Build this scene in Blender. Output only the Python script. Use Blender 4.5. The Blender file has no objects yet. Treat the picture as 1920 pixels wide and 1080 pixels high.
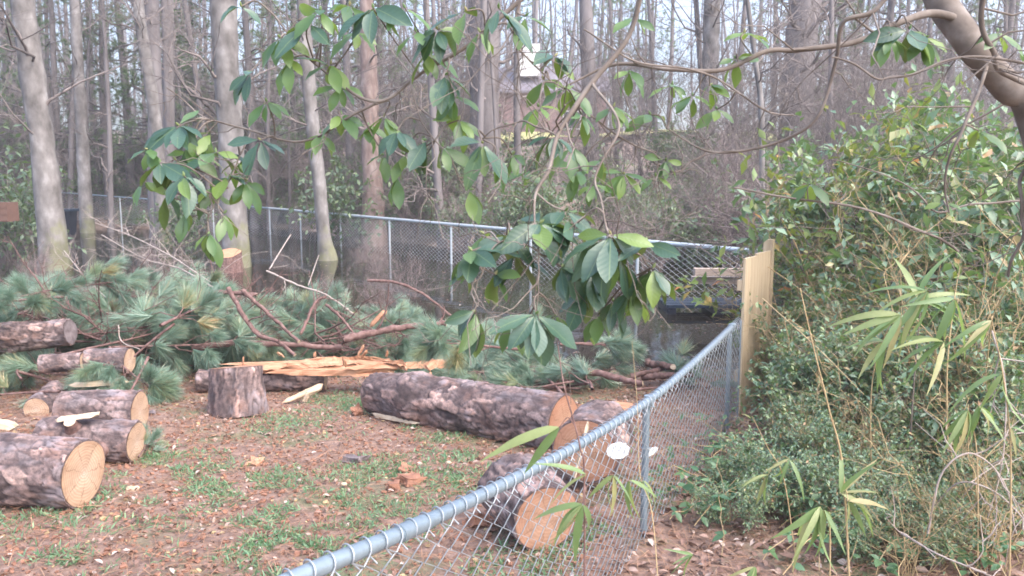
import bpy, math, random
import numpy as np
from mathutils import Vector, Matrix

SC = bpy.context.scene
COL = SC.collection
F = 1536.0                      # focal length in photo pixels (1920 wide)
CAM_H = 1.65
PITCH = math.atan(210 / F)

# ------------------------------------------------------------------ camera
cam_d = bpy.data.cameras.new('camera')
cam_d.sensor_width = 36.0
cam_d.lens = 36.0 * F / 1920
cam_d.clip_start = 0.05
cam_d.clip_end = 600
cam_d.dof.use_dof = True
cam_d.dof.focus_distance = 4.2
cam_d.dof.aperture_fstop = 8.0
cam = bpy.data.objects.new('camera', cam_d)
COL.objects.link(cam)
cam.location = (0, 0, CAM_H)
cam.rotation_euler = (math.pi / 2 - PITCH, 0, 0)
SC.camera = cam

# ------------------------------------------------------------------ world, sun, exposure
SUN_EL, SUN_AZ = math.radians(50), math.radians(130)
w = bpy.data.worlds.new('World')
SC.world = w
w.use_nodes = True
nt = w.node_tree
nt.nodes.clear()
sky = nt.nodes.new('ShaderNodeTexSky')
sky.sky_type = 'NISHITA'
sky.sun_disc = False
sky.sun_elevation = SUN_EL
sky.sun_rotation = SUN_AZ
sky.air_density = 1.0
sky.dust_density = 5.0
sky.ozone_density = 3.0
hs = nt.nodes.new('ShaderNodeHueSaturation')
hs.inputs['Saturation'].default_value = 1.0
bg = nt.nodes.new('ShaderNodeBackground')
bg.inputs['Strength'].default_value = 0.15
wo = nt.nodes.new('ShaderNodeOutputWorld')
nt.links.new(sky.outputs[0], hs.inputs['Color'])
nt.links.new(hs.outputs[0], bg.inputs['Color'])
nt.links.new(bg.outputs[0], wo.inputs['Surface'])
sun_d = bpy.data.lights.new('sun', 'SUN')
sun_d.energy = 0.5
sun_d.angle = math.radians(110)
sun_d.color = (1.0, 0.99, 0.98)
sun = bpy.data.objects.new('sun', sun_d)
COL.objects.link(sun)
sun.rotation_euler = (math.pi / 2 - SUN_EL, 0, math.pi - SUN_AZ)
SC.view_settings.view_transform = 'Standard'
SC.view_settings.look = 'None'
SC.view_settings.exposure = 2.2
SC.view_settings.gamma = 1.0
SC.view_settings.use_curve_mapping = False
SC.render.engine = 'CYCLES'
SC.cycles.use_denoising = True
SC.cycles.max_bounces = 6
SC.cycles.diffuse_bounces = 3
SC.cycles.glossy_bounces = 3
SC.cycles.transmission_bounces = 3
SC.cycles.filter_width = 1.7

# ------------------------------------------------------------------ helpers
def nrm(a):
    return a / np.maximum(np.linalg.norm(a, axis=-1, keepdims=True), 1e-9)

def P(px, py, d):
    """the point in the place that the photo shows at pixel px, py when it is d metres ahead"""
    v = (540 - py) / F
    c, s = math.cos(PITCH), math.sin(PITCH)
    y = c + v * s
    k = d / y
    return np.array([(px - 960) / F * k, d, CAM_H + (-s + v * c) * k])

def hash2(ix, iy, seed):
    h = (ix.astype(np.int64) * 374761393 + iy.astype(np.int64) * 668265263 + seed * 974711) & 0x7fffffff
    h = ((h ^ (h >> 13)) * 1274126177) & 0x7fffffff
    return ((h ^ (h >> 16)) & 0xffff) / 65535.0

def vnoise(x, y, seed=0):
    x = np.asarray(x, float); y = np.asarray(y, float)
    ix, iy = np.floor(x), np.floor(y)
    fx, fy = x - ix, y - iy
    fx = fx * fx * (3 - 2 * fx); fy = fy * fy * (3 - 2 * fy)
    ix = ix.astype(int); iy = iy.astype(int)
    a = hash2(ix, iy, seed); b = hash2(ix + 1, iy, seed)
    c = hash2(ix, iy + 1, seed); d = hash2(ix + 1, iy + 1, seed)
    return (a * (1 - fx) + b * fx) * (1 - fy) + (c * (1 - fx) + d * fx) * fy - 0.5

WATER_Z = -0.62
def bank(x):
    return np.clip(33.3 - (np.asarray(x, float) + 9.5) * 1.22, 19.5, 34)
def zg(x, y):
    x = np.asarray(x, float); y = np.asarray(y, float)
    bk = bank(x)
    y0 = y
    y = np.where(y > 13, np.where(y < bk, 13 + (y - 13) * 11 / (bk - 13), y - (bk - 24) * np.clip((75 - y) / 20, 0, 1)), y)
    ys = y + vnoise(x * .35, y * .1, 3) * 1.6 * np.clip((y - 6) / 4, 0, 1) + np.clip((x - 2.6) / 1.5, 0, 1) * -np.clip((y - 8) / 3, 0, 1) * 2.2
    z = np.interp(ys, [-20, 0, 9, 10.4, 12, 24, 27, 32, 46, 58, 75, 130, 300],
                  [1.0, 0, -.54, -.70, -1.0, -1.0, -.45, .1, 3.2, 3.7, 5.0, 8.0, 18])
    far = np.clip((y - 25) / 15, 0, 1)
    z = z + vnoise(x * .12, y * .12, 5) * 1.2 * far
    near = 1 - far
    z = z + near * (vnoise(x * .9, y * .9, 7) * .03 + vnoise(x * 3.1, y * 3.1, 9) * .025 + vnoise(x * 9, y * 9, 11) * .015)
    return z

def G(px, py):
    lo, hi = 0.8, 120.0
    for _ in range(50):
        m = (lo + hi) / 2
        q = P(px, py, m)
        if q[2] > zg(q[0], q[1]): lo = m
        else: hi = m
    return P(px, py, lo)

def spline(pts, n):
    p = np.array(pts, float)
    p = np.vstack([2 * p[0] - p[1], p, 2 * p[-1] - p[-2]])
    segs = len(p) - 3
    u = np.linspace(0, segs - 1e-6, n)
    i = np.floor(u).astype(int); t = (u - i)[:, None]
    a, b, c, d = p[i], p[i + 1], p[i + 2], p[i + 3]
    return .5 * ((2 * b) + (c - a) * t + (2 * a - 5 * b + 4 * c - d) * t * t + (3 * b - a - 3 * c + d) * t ** 3)

class MB:
    def __init__(s):
        s.v, s.f, s.m, s.n, s.at = [], [], [], 0, {}
    def add(s, v, f, mi=0):
        v = np.asarray(v, float).reshape(-1, 3); f = np.asarray(f, np.int64)
        s.v.append(v); s.f.append(f + s.n); s.m.append(mi); s.n += len(v)
        return s
    def mesh(s, name, mats, smooth=True, attrs=None):
        me = bpy.data.meshes.new(name)
        V = np.vstack(s.v)
        me.vertices.add(len(V)); me.vertices.foreach_set('co', V.astype(np.float32).ravel())
        li = np.concatenate([f.ravel() for f in s.f]).astype(np.int32)
        tot = np.concatenate([np.full(len(f), f.shape[1]) for f in s.f])
        st = np.concatenate([[0], np.cumsum(tot)[:-1]]).astype(np.int32)
        me.loops.add(len(li)); me.loops.foreach_set('vertex_index', li)
        me.polygons.add(len(st)); me.polygons.foreach_set('loop_start', st)
        mi = np.concatenate([np.full(len(f), m) for f, m in zip(s.f, s.m)]).astype(np.int32)
        mats = mats if isinstance(mats, (list, tuple)) else [mats]
        for m in mats: me.materials.append(m)
        me.polygons.foreach_set('material_index', mi)
        me.polygons.foreach_set('use_smooth', np.full(len(st), smooth))
        for k, val in (attrs or {}).items():
            a = me.attributes.new(k, 'FLOAT', 'POINT'); a.data.foreach_set('value', np.asarray(val, np.float32))
        me.update(calc_edges=True)
        return me

def link(name, me, parent=None, loc=None, M=None, label=None, kind=None):
    o = bpy.data.objects.new(name, me)
    COL.objects.link(o)
    if parent is not None: o.parent = parent
    if loc is not None: o.location = Vector([float(q) for q in loc])
    if M is not None: o.matrix_local = M
    if label: o['label'] = label
    if kind: o['kind'] = kind
    return o

def tag(o, label, cat, group=None):
    o['label'] = label; o['category'] = cat
    if group: o['group'] = group
    return o

def thing(name, label, cat, loc=(0, 0, 0), rz=0, group=None, scale=1):
    o = bpy.data.objects.new(name, None)
    COL.objects.link(o)
    o.location = Vector([float(q) for q in loc]); o.rotation_euler = (0, 0, rz)
    o.scale = (scale,) * 3
    return tag(o, label, cat, group)

KIDS = {}
def copy_thing(root, loc, rz=0, scale=1, label=None, tilt=(0, 0)):
    kids = KIDS.get(root.name)
    if kids is None:
        kids = KIDS[root.name] = [(c, list(c.children)) for c in root.children]
    r = root.copy(); COL.objects.link(r)
    r.location = Vector([float(q) for q in loc]); r.rotation_euler = (tilt[0], tilt[1], rz)
    r.scale = (scale,) * 3 if not isinstance(scale, tuple) else scale
    if label: r['label'] = label
    for c, gg in kids:
        k = c.copy(); COL.objects.link(k); k.parent = r
        for g in gg:
            q = g.copy(); COL.objects.link(q); q.parent = k
    return r

def tubes(paths, radii, sides=4, caps=False):
    paths = np.asarray(paths, float); radii = np.asarray(radii, float)
    m, k, _ = paths.shape
    t = np.gradient(paths, axis=1)
    t = nrm(t)
    mean = nrm(paths[:, -1] - paths[:, 0] + 1e-7)
    ref = np.zeros((m, 3)); ref[np.arange(m), np.argmin(np.abs(mean), axis=1)] = 1
    n = nrm(np.cross(t, ref[:, None, :])); b = np.cross(t, n)
    a = np.linspace(0, 2 * np.pi, sides, endpoint=False)
    v = paths[:, :, None, :] + radii[:, :, None, None] * (np.cos(a)[None, None, :, None] * n[:, :, None, :] + np.sin(a)[None, None, :, None] * b[:, :, None, :])
    v = v.reshape(-1, 3)
    i = np.arange(k - 1)[:, None] * sides; j = np.arange(sides)[None, :]
    j2 = (j + 1) % sides
    f = np.stack([i + j, i + j2, i + sides + j2, i + sides + j], -1).reshape(-1, 4)
    f = (f[None] + (np.arange(m) * k * sides)[:, None, None]).reshape(-1, 4)
    return v, f

def tube(mb, pts, r, sides=6, n=None, mi=0, cap=False):
    pts = np.asarray(pts, float)
    if n: pts = spline(pts, n)
    r = np.interp(np.linspace(0, 1, len(pts)), np.linspace(0, 1, len(np.atleast_1d(r))), np.atleast_1d(r))
    v, f = tubes(pts[None], r[None], sides)
    mb.add(v, f, mi)
    if cap:
        for c, ring in ((pts[0], v[:sides]), (pts[-1], v[-sides:])):
            mb.add(np.vstack([ring, c]), [[i, (i + 1) % sides, sides] for i in range(sides)], mi)

def grow(paths, radii, nper, t0, t1, ln, ang, rng, up=0.0, bend=.25, k=4, rmul=.6, rmin=.002):
    """child branches on each parent path, all at once"""
    m, kk, _ = paths.shape
    par = np.repeat(np.arange(m), nper)
    N = len(par)
    t = t0 + (t1 - t0) * rng.random(N)
    u = t * (kk - 1); i = np.minimum(u.astype(int), kk - 2); fr = (u - i)[:, None]
    base = paths[par, i] * (1 - fr) + paths[par, i + 1] * fr
    rb = radii[par, i] * (1 - fr[:, 0]) + radii[par, i + 1] * fr[:, 0]
    tan = nrm(paths[par, i + 1] - paths[par, i])
    q = nrm(np.cross(tan, rng.normal(size=(N, 3))))
    an = np.radians(ang[0] + (ang[1] - ang[0]) * rng.random(N))[:, None]
    d = tan * np.cos(an) + q * np.sin(an)
    L = (ln[0] + (ln[1] - ln[0]) * rng.random(N)) * (1.15 - .6 * t)
    s = np.linspace(0, 1, k)
    bv = rng.normal(size=(N, 3)) * bend; bv[:, 2] += up
    wob = rng.normal(size=(N, k, 3)) * .035; wob[:, 0] = 0
    p = base[:, None] + L[:, None, None] * (d[:, None] * s[None, :, None] + bv[:, None] * (s ** 2)[None, :, None] + wob)
    r0 = np.maximum(rb * rmul * (.7 + .5 * rng.random(N)), rmin)
    r = r0[:, None] * (1 - .75 * s)[None] 
    return p, np.maximum(r, rmin * .5)

def basis(y, up):
    y = nrm(np.asarray(y, float)); z = np.asarray(up, float) * np.ones_like(y)
    z = z - (z * y).sum(-1, keepdims=True) * y
    z = nrm(z)
    return np.stack([np.cross(y, z), y, z], -1)      # columns X Y Z

def place(tv, tf, R, T, S=1.0):
    m = len(T); tv = np.asarray(tv, float)
    S = np.broadcast_to(np.asarray(S, float), (m,))
    v = np.einsum('mij,aj->mai', R, tv) * S[:, None, None] + np.asarray(T)[:, None]
    f = (np.asarray(tf)[None] + (np.arange(m) * len(tv))[:, None, None]).reshape(-1, np.asarray(tf).shape[1])
    return v.reshape(-1, 3), f

def leaf_tpl(w=.36, rows=4, fold=.25, droop=.15, peak=.55, wav=0., seed=0, stalk=0.0):
    rg = np.random.default_rng(seed)
    t = np.linspace(0, 1, rows + 1)
    pk = math.log(.5) / math.log(peak)
    prof = np.sin(np.pi * np.clip(t, 0, 1) ** pk) ** .85 * w / 2
    prof[0] = w * .04; prof[-1] = w * .02
    yy = stalk + t * (1 - stalk); zz = -droop * t ** 2
    v = []
    for i in range(rows + 1):
        a = rg.normal() * wav; b = rg.normal() * wav
        v += [(-prof[i], yy[i], zz[i] + prof[i] * fold + a), (0, yy[i], zz[i]), (prof[i], yy[i], zz[i] + prof[i] * fold + b)]
    f = []
    for i in range(rows):
        a = i * 3
        f += [(a, a + 1, a + 4, a + 3), (a + 1, a + 2, a + 5, a + 4)]
    return np.array(v), np.array(f)

def boxv(c, s):
    c = np.array(c, float); s = np.array(s, float) / 2
    v = np.array([[x, y, z] for x in (-1, 1) for y in (-1, 1) for z in (-1, 1)]) * s + c
    f = [[0, 1, 3, 2], [4, 6, 7, 5], [0, 4, 5, 1], [2, 3, 7, 6], [0, 2, 6, 4], [1, 5, 7, 3]]
    return v, f

# ------------------------------------------------------------------ materials
def newmat(name):
    m = bpy.data.materials.new(name); m.use_nodes = True
    t = m.node_tree; t.nodes.clear()
    out = t.nodes.new('ShaderNodeOutputMaterial')
    pb = t.nodes.new('ShaderNodeBsdfPrincipled')
    t.links.new(pb.outputs[0], out.inputs[0])
    return m, t, pb, out

def nd(t, typ, **kw):
    n = t.nodes.new(typ)
    for k, v in kw.items():
        if k.startswith('i_'):
            n.inputs[k[2:].replace('_', ' ')].default_value = v
        else: setattr(n, k, v)
    return n

def ramp(t, fac, cols, interp='LINEAR'):
    r = t.nodes.new('ShaderNodeValToRGB'); r.color_ramp.interpolation = interp
    e = r.color_ramp.elements
    while len(e) < len(cols): e.new(0.5)
    for el, (p, c) in zip(e, cols):
        el.position = p; el.color = (*c, 1)
    t.links.new(fac, r.inputs[0])
    return r.outputs[0]

def mixc(t, fac, a, b, mode='MIX'):
    m = t.nodes.new('ShaderNodeMix'); m.data_type = 'RGBA'; m.blend_type = mode
    for s, i in ((fac, 0), (a, 6), (b, 7)):
        if hasattr(s, 'node'): t.links.new(s, m.inputs[i])
        elif i == 0: m.inputs[0].default_value = s
        else: m.inputs[i].default_value = (*s, 1)
    return m.outputs[2]

def mathn(t, op, a, b=0.0):
    m = t.nodes.new('ShaderNodeMath'); m.operation = op
    for s, i in ((a, 0), (b, 1)):
        if hasattr(s, 'node'): t.links.new(s, m.inputs[i])
        else: m.inputs[i].default_value = s
    return m.outputs[0]

def noisef(t, scale, detail=4, coord='Object', stretch=None, rough=.55):
    tc = t.nodes.new('ShaderNodeTexCoord')
    n = nd(t, 'ShaderNodeTexNoise', i_Scale=scale, i_Detail=detail, i_Roughness=rough)
    src = tc.outputs[coord]
    if stretch:
        mp = t.nodes.new('ShaderNodeMapping'); mp.inputs['Scale'].default_value = stretch
        t.links.new(src, mp.inputs[0]); src = mp.outputs[0]
    t.links.new(src, n.inputs['Vector'])
    return n.outputs['Fac']

def bump(t, pb, h, strength=.4, dist=.01):
    b = nd(t, 'ShaderNodeBump', i_Strength=strength, i_Distance=dist)
    t.links.new(h, b.inputs['Height']); t.links.new(b.outputs[0], pb.inputs['Normal'])

def leaf_mat(name, cols, back=None, rough=.45, spec=.5, trans=.25, tcol=(.25, .35, .05), per='island', midrib=None, objvar=None):
    m, t, pb, out = newmat(name)
    if per == 'island':
        g = t.nodes.new('ShaderNodeNewGeometry'); rnd = g.outputs['Random Per Island']
    else:
        g = t.nodes.new('ShaderNodeObjectInfo'); rnd = g.outputs['Random']
    c = ramp(t, rnd, cols)
    n = noisef(t, 9 if per == 'object' else 3, 3)
    c = mixc(t, .35, c, ramp(t, n, [(.3, (.55, .55, .5)), (.7, (1, 1, 1))]), 'MULTIPLY')
    if objvar:
        oi = t.nodes.new('ShaderNodeObjectInfo'); c = mixc(t, 1.0, c, ramp(t, oi.outputs['Random'], objvar), 'MULTIPLY')
    if midrib:
        tc = t.nodes.new('ShaderNodeTexCoord'); sx = t.nodes.new('ShaderNodeSeparateXYZ')
        t.links.new(tc.outputs['Object'], sx.inputs[0])
        ax = mathn(t, 'ABSOLUTE', sx.outputs[0])
        f = mathn(t, 'LESS_THAN', ax, midrib[0])
        c = mixc(t, mathn(t, 'MULTIPLY', f, .6), c, midrib[1])
        # side veins
        sy = mathn(t, 'SUBTRACT', sx.outputs[1], mathn(t, 'MULTIPLY', ax, .9))
        sn = mathn(t, 'SINE', mathn(t, 'MULTIPLY', sy, midrib[2]))
        bump(t, pb, sn, .10, .0010)
        vv = mathn(t, 'MULTIPLY', mathn(t, 'GREATER_THAN', sn, .96), .10)
        c = mixc(t, vv, c, midrib[1])
    if back:
        g2 = t.nodes.new('ShaderNodeNewGeometry')
        c = mixc(t, g2.outputs['Backfacing'], c, back)
    t.links.new(c, pb.inputs['Base Color'])
    pb.inputs['Roughness'].default_value = rough
    pb.inputs['Specular IOR Level'].default_value = spec
    tr = t.nodes.new('ShaderNodeBsdfTranslucent'); tr.inputs[0].default_value = (*tcol, 1)
    mx = t.nodes.new('ShaderNodeMixShader'); mx.inputs[0].default_value = trans
    t.links.new(pb.outputs[0], mx.inputs[1]); t.links.new(tr.outputs[0], mx.inputs[2])
    t.links.new(mx.outputs[0], out.inputs[0])
    return m

def rough_mat(name, cols, scale=8, rough=.85, stretch=None, bs=.5, bd=.01, detail=6, island=0.0, spec=.3, per='island'):
    m, t, pb, out = newmat(name)
    n = noisef(t, scale, detail, stretch=stretch)
    c = ramp(t, n, cols)
    if island:
        if per == 'island':
            g = t.nodes.new('ShaderNodeNewGeometry'); rnd = g.outputs['Random Per Island']
        else:
            g = t.nodes.new('ShaderNodeObjectInfo'); rnd = g.outputs['Random']
        a, b = 1 - island, 1 + island
        c = mixc(t, 1.0, c, ramp(t, rnd, [(0, (a, a, a)), (1, (b, b, b))]), 'MULTIPLY')
    t.links.new(c, pb.inputs['Base Color'])
    pb.inputs['Roughness'].default_value = rough
    pb.inputs['Specular IOR Level'].default_value = spec
    if bs: bump(t, pb, n, bs, bd)
    return m

M = {}
M['rhodo'] = leaf_mat('rhododendron_leaf', [(0, (.028, .068, .042)), (.35, (.040, .090, .062)), (.75, (.055, .112, .08)), (.9, (.09, .15, .035)), (1, (.15, .22, .045))],
                      back=(.10, .15, .05), rough=.40, spec=.6, trans=.12, tcol=(.26, .40, .04), per='object', midrib=(.0011, (.15, .21, .09), 420))
M['rhodo_small'] = leaf_mat('rhododendron_leaf_small', [(0, (.045, .10, .04)), (.4, (.07, .14, .05)), (.75, (.11, .19, .06)), (1, (.18, .26, .06))], back=(.15, .21, .06), rough=.38, spec=.6, trans=.28, tcol=(.28, .42, .06))
M['shrub_leaf'] = leaf_mat('privet_leaf', [(0, (.05, .10, .055)), (.3, (.13, .21, .13)), (.65, (.22, .315, .21)), (.86, (.28, .36, .17)), (.94, (.33, .27, .12)), (1, (.34, .18, .09))],
                           back=(.13, .19, .09), rough=.35, spec=.6, trans=.25, tcol=(.22, .36, .08))
M['shrub_leaf_warm'] = leaf_mat('autumn_leaf', [(0, (.07, .14, .04)), (.45, (.13, .20, .06)), (.8, (.22, .26, .05)), (.93, (.38, .16, .04)), (1, (.42, .12, .03))],
                           back=(.16, .20, .07), rough=.4, spec=.5, trans=.3, tcol=(.3, .36, .05))
M['far_leaf'] = leaf_mat('understory_leaf', [(0, (.075, .125, .085)), (.6, (.13, .19, .12)), (1, (.20, .245, .13))], back=(.13, .19, .1), rough=.4, trans=.25)
M['vine_leaf'] = leaf_mat('vine_leaf', [(0, (.05, .12, .06)), (.5, (.09, .18, .09)), (1, (.14, .23, .10))], back=(.13, .2, .1), rough=.4, trans=.25, tcol=(.2, .36, .1))
M['bamboo'] = leaf_mat('cane_leaf', [(0, (.13, .21, .085)), (.5, (.18, .265, .115)), (.75, (.27, .31, .13)), (1, (.42, .34, .18))], back=(.2, .28, .12), rough=.45, trans=.35, tcol=(.3, .42, .1), per='object')
M['needle'] = leaf_mat('pine_needle', [(0, (.14, .225, .165)), (.5, (.21, .315, .24)), (.86, (.29, .385, .305)), (.92, (.34, .31, .19)), (1, (.38, .27, .17))], rough=.3, spec=.8, trans=.3, tcol=(.26, .38, .24), objvar=[(0, (.75, .8, .8)), (.5, (1.1, 1.1, 1.1)), (.86, (1.35, 1.3, 1.2)), (.95, (1.2, 1.0, .7)), (1, (1.5, .9, .55))])
M['dry_needle'] = leaf_mat('dry_needle', [(0, (.15, .08, .05)), (.5, (.28, .145, .09)), (1, (.40, .24, .15))], rough=.7, trans=.1, tcol=(.3, .15, .05))
M['litter'] = leaf_mat('fallen_leaf', [(0, (.10, .07, .06)), (.3, (.20, .125, .10)), (.6, (.30, .18, .14)), (.85, (.41, .30, .255)), (1, (.55, .46, .41))], rough=.7, spec=.3, trans=.1, tcol=(.3, .15, .06))
M['grass'] = leaf_mat('grass_blade', [(0, (.11, .22, .12)), (.6, (.17, .30, .18)), (1, (.28, .37, .20))], rough=.5, trans=.3, tcol=(.2, .4, .1))
def moss(m):
    t = m.node_tree; pb = [n for n in t.nodes if n.type == 'BSDF_PRINCIPLED'][0]
    src = pb.inputs['Base Color'].links[0].from_socket
    tc = t.nodes.new('ShaderNodeTexCoord'); sx = t.nodes.new('ShaderNodeSeparateXYZ'); t.links.new(tc.outputs['Object'], sx.inputs[0])
    n = noisef(t, 4, 4)
    f = mathn(t, 'SUBTRACT', mathn(t, 'MULTIPLY', n, 2.2), mathn(t, 'ADD', mathn(t, 'MULTIPLY', sx.outputs[2], .55), mathn(t, 'MULTIPLY', sx.outputs[0], -1.2)))
    t.links.new(mixc(t, ramp(t, f, [(.45, (0, 0, 0)), (1.0, (.55, .55, .55))]), src, (.17, .175, .07)), pb.inputs['Base Color'])
    return m
M['trunk'] = rough_mat('grey_trunk_bark', [(.32, (.085, .076, .07)), (.47, (.155, .14, .132)), (.58, (.21, .192, .183)), (.7, (.30, .28, .27))], scale=3.2, stretch=(1, 1, .6), bs=.7, bd=.03, island=.0)
M['trunk'] = moss(M['trunk'])
M['wood_far'] = rough_mat('far_trunk_bark', [(.3, (.105, .09, .09)), (.7, (.21, .188, .186))], scale=3, stretch=(1, 1, .3), bs=.5, bd=.03, island=.3)
M['brown'] = rough_mat('brown_trunk_bark', [(.3, (.15, .105, .09)), (.5, (.23, .165, .145)), (.7, (.33, .26, .23))], scale=6, stretch=(1, 1, .4), bs=.6, bd=.02)
M['twig'] = rough_mat('bare_twig', [(.3, (.12, .098, .09)), (.7, (.24, .20, .185))], scale=6, bs=0, island=.35)
M['brush'] = rough_mat('brush_twig', [(.3, (.135, .10, .095)), (.7, (.29, .23, .215))], scale=6, bs=0, island=.4)
M['pale_twig'] = rough_mat('weathered_twig', [(.3, (.24, .195, .17)), (.7, (.38, .32, .285))], scale=12, bs=0, island=.25)
M['limb'] = rough_mat('red_pine_limb_bark', [(.3, (.07, .043, .04)), (.5, (.15, .085, .073)), (.75, (.24, .16, .145))], scale=22, bs=.7, bd=.008, stretch=(1, 1, 1))
M['rbark'] = rough_mat('smooth_shrub_bark', [(.25, (.085, .066, .055)), (.5, (.15, .122, .103)), (.75, (.25, .215, .19))], scale=14, bs=.5, bd=.004)
M['cane'] = rough_mat('dry_cane', [(.3, (.30, .21, .11)), (.7, (.42, .32, .18))], scale=12, bs=0, island=.25)
M['split'] = rough_mat('fresh_split_wood', [(.25, (.25, .11, .06)), (.5, (.40, .205, .12)), (.75, (.52, .315, .205))], scale=9, stretch=(.6, 9, 9), bs=.6, bd=.006, rough=.75, island=.2)
M['pale_split'] = rough_mat('pale_split_wood', [(.3, (.36, .255, .165)), (.7, (.56, .45, .335))], scale=8, stretch=(.6, 8, 8), bs=.4, bd=.004, rough=.7, island=.15)
M['board'] = rough_mat('new_fence_board', [(.25, (.29, .215, .14)), (.5, (.39, .305, .205)), (.75, (.46, .38, .27))], scale=6, stretch=(9, 9, .5), bs=.2, bd=.003, rough=.7, island=.12, per='object')
M['oldboard'] = rough_mat('old_board', [(.3, (.30, .23, .19)), (.7, (.46, .37, .31))], scale=6, stretch=(1, 8, 8), bs=.2, bd=.003)
M['chunk'] = rough_mat('red_bark_chunk', [(.3, (.17, .08, .055)), (.7, (.33, .165, .105))], scale=20, bs=.6, bd=.006)
M['darkbark'] = rough_mat('grey_bark_chunk', [(.3, (.08, .06, .06)), (.7, (.22, .18, .18))], scale=16, bs=.6, bd=.008)

def mat_galv(name, col, rough):
    m, t, pb, out = newmat(name)
    n = noisef(t, 30, 4)
    t.links.new(ramp(t, n, [(.3, tuple(c * .8 for c in col)), (.7, col)]), pb.inputs['Base Color'])
    pb.inputs['Metallic'].default_value = .55
    pb.inputs['Roughness'].default_value = rough
    return m
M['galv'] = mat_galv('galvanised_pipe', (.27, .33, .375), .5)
M['galv_sky_sheen'] = mat_galv('galvanised_pipe_sky_sheen', (.62, .66, .68), .55)  # far fence metal: sky reflection painted in as a paler base colour
M['wire'] = mat_galv('galvanised_wire', (.38, .41, .44), .45)

def mat_bark():
    m, t, pb, out = newmat('pine_plate_bark')
    a = nd(t, 'ShaderNodeAttribute', attribute_name='plate'); k = nd(t, 'ShaderNodeAttribute', attribute_name='crack')
    c = ramp(t, a.outputs['Fac'], [(0, (.10, .072, .066)), (.3, (.18, .132, .122)), (.55, (.245, .178, .160)), (.75, (.22, .183, .18)), (.9, (.33, .22, .185)), (1, (.44, .32, .275))])
    n = noisef(t, 24, 8, rough=.7)
    c = mixc(t, .9, c, ramp(t, n, [(.32, (.34, .32, .34)), (.5, (.95, .93, .95)), (.66, (1.75, 1.6, 1.6))]), 'MULTIPLY')
    n2 = noisef(t, 4.5, 5)
    c = mixc(t, mathn(t, 'MULTIPLY', ramp(t, n2, [(.52, (0, 0, 0)), (.66, (1, 1, 1))]), .45), c, (.30, .15, .10))
    n3 = noisef(t, 7, 5, stretch=(1, 1, .5))
    c = mixc(t, mathn(t, 'MULTIPLY', ramp(t, n3, [(.56, (0, 0, 0)), (.66, (1, 1, 1))]), .5), c, (.34, .31, .34))
    c = mixc(t, mathn(t, 'ADD', mathn(t, 'MULTIPLY', k.outputs['Fac'], .92), .08), (.040, .030, .032), c)
    t.links.new(c, pb.inputs['Base Color'])
    pb.inputs['Roughness'].default_value = .85
    pb.inputs['Specular IOR Level'].default_value = .3
    bump(t, pb, n, .6, .006)
    return m
M['bark'] = mat_bark()

def mat_cut(name, cols):
    m, t, pb, out = newmat(name)
    tc = t.nodes.new('ShaderNodeTexCoord')
    sx = t.nodes.new('ShaderNodeSeparateXYZ'); t.links.new(tc.outputs['Object'], sx.inputs[0])
    n = noisef(t, 9, 4)
    r = mathn(t, 'SQRT', mathn(t, 'ADD', mathn(t, 'MULTIPLY', sx.outputs[0], sx.outputs[0]), mathn(t, 'MULTIPLY', sx.outputs[1], sx.outputs[1])))
    rw = mathn(t, 'ADD', r, mathn(t, 'MULTIPLY', n, .045))
    ring = mathn(t, 'SINE', mathn(t, 'MULTIPLY', rw, 360))
    ring = mathn(t, 'ADD', mathn(t, 'MULTIPLY', ring, .5), .5)
    c = ramp(t, mathn(t, 'MULTIPLY', rw, 3.6), cols)
    c = mixc(t, mathn(t, 'MULTIPLY', ring, .42), c, (.26, .13, .065))
    n2 = noisef(t, 5, 6)
    c = mixc(t, .8, c, ramp(t, n2, [(.3, (.72, .62, .55)), (.55, (1, 1, 1)), (.75, (1.15, 1.12, 1.1))]), 'MULTIPLY')
    an = mathn(t, 'ARCTAN2', sx.outputs[1], sx.outputs[0])
    ck = mathn(t, 'SINE', mathn(t, 'ADD', mathn(t, 'MULTIPLY', an, 7), mathn(t, 'MULTIPLY', n, 9)))
    ck = mathn(t, 'MULTIPLY', mathn(t, 'GREATER_THAN', ck, .975), .5)
    c = mixc(t, ck, c, (.16, .08, .045))
    saw = noisef(t, 60, 3, stretch=(.12, 1, 1))
    c = mixc(t, .35, c, ramp(t, saw, [(.35, (.75, .72, .7)), (.65, (1.1, 1.1, 1.1))]), 'MULTIPLY')
    t.links.new(c, pb.inputs['Base Color']); pb.inputs['Roughness'].default_value = .8
    bump(t, pb, saw, .3, .004)
    return m
M['cut'] = mat_cut('fresh_cut_end', [(0, (.50, .40, .325)), (.25, (.47, .345, .25)), (.6, (.43, .30, .205)), (.8, (.37, .235, .15)), (1, (.29, .165, .095))])
M['cut_orange'] = mat_cut('resinous_cut_end', [(0, (.41, .26, .19)), (.4, (.40, .24, .165)), (.7, (.36, .19, .125)), (1, (.27, .115, .065))])

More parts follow.
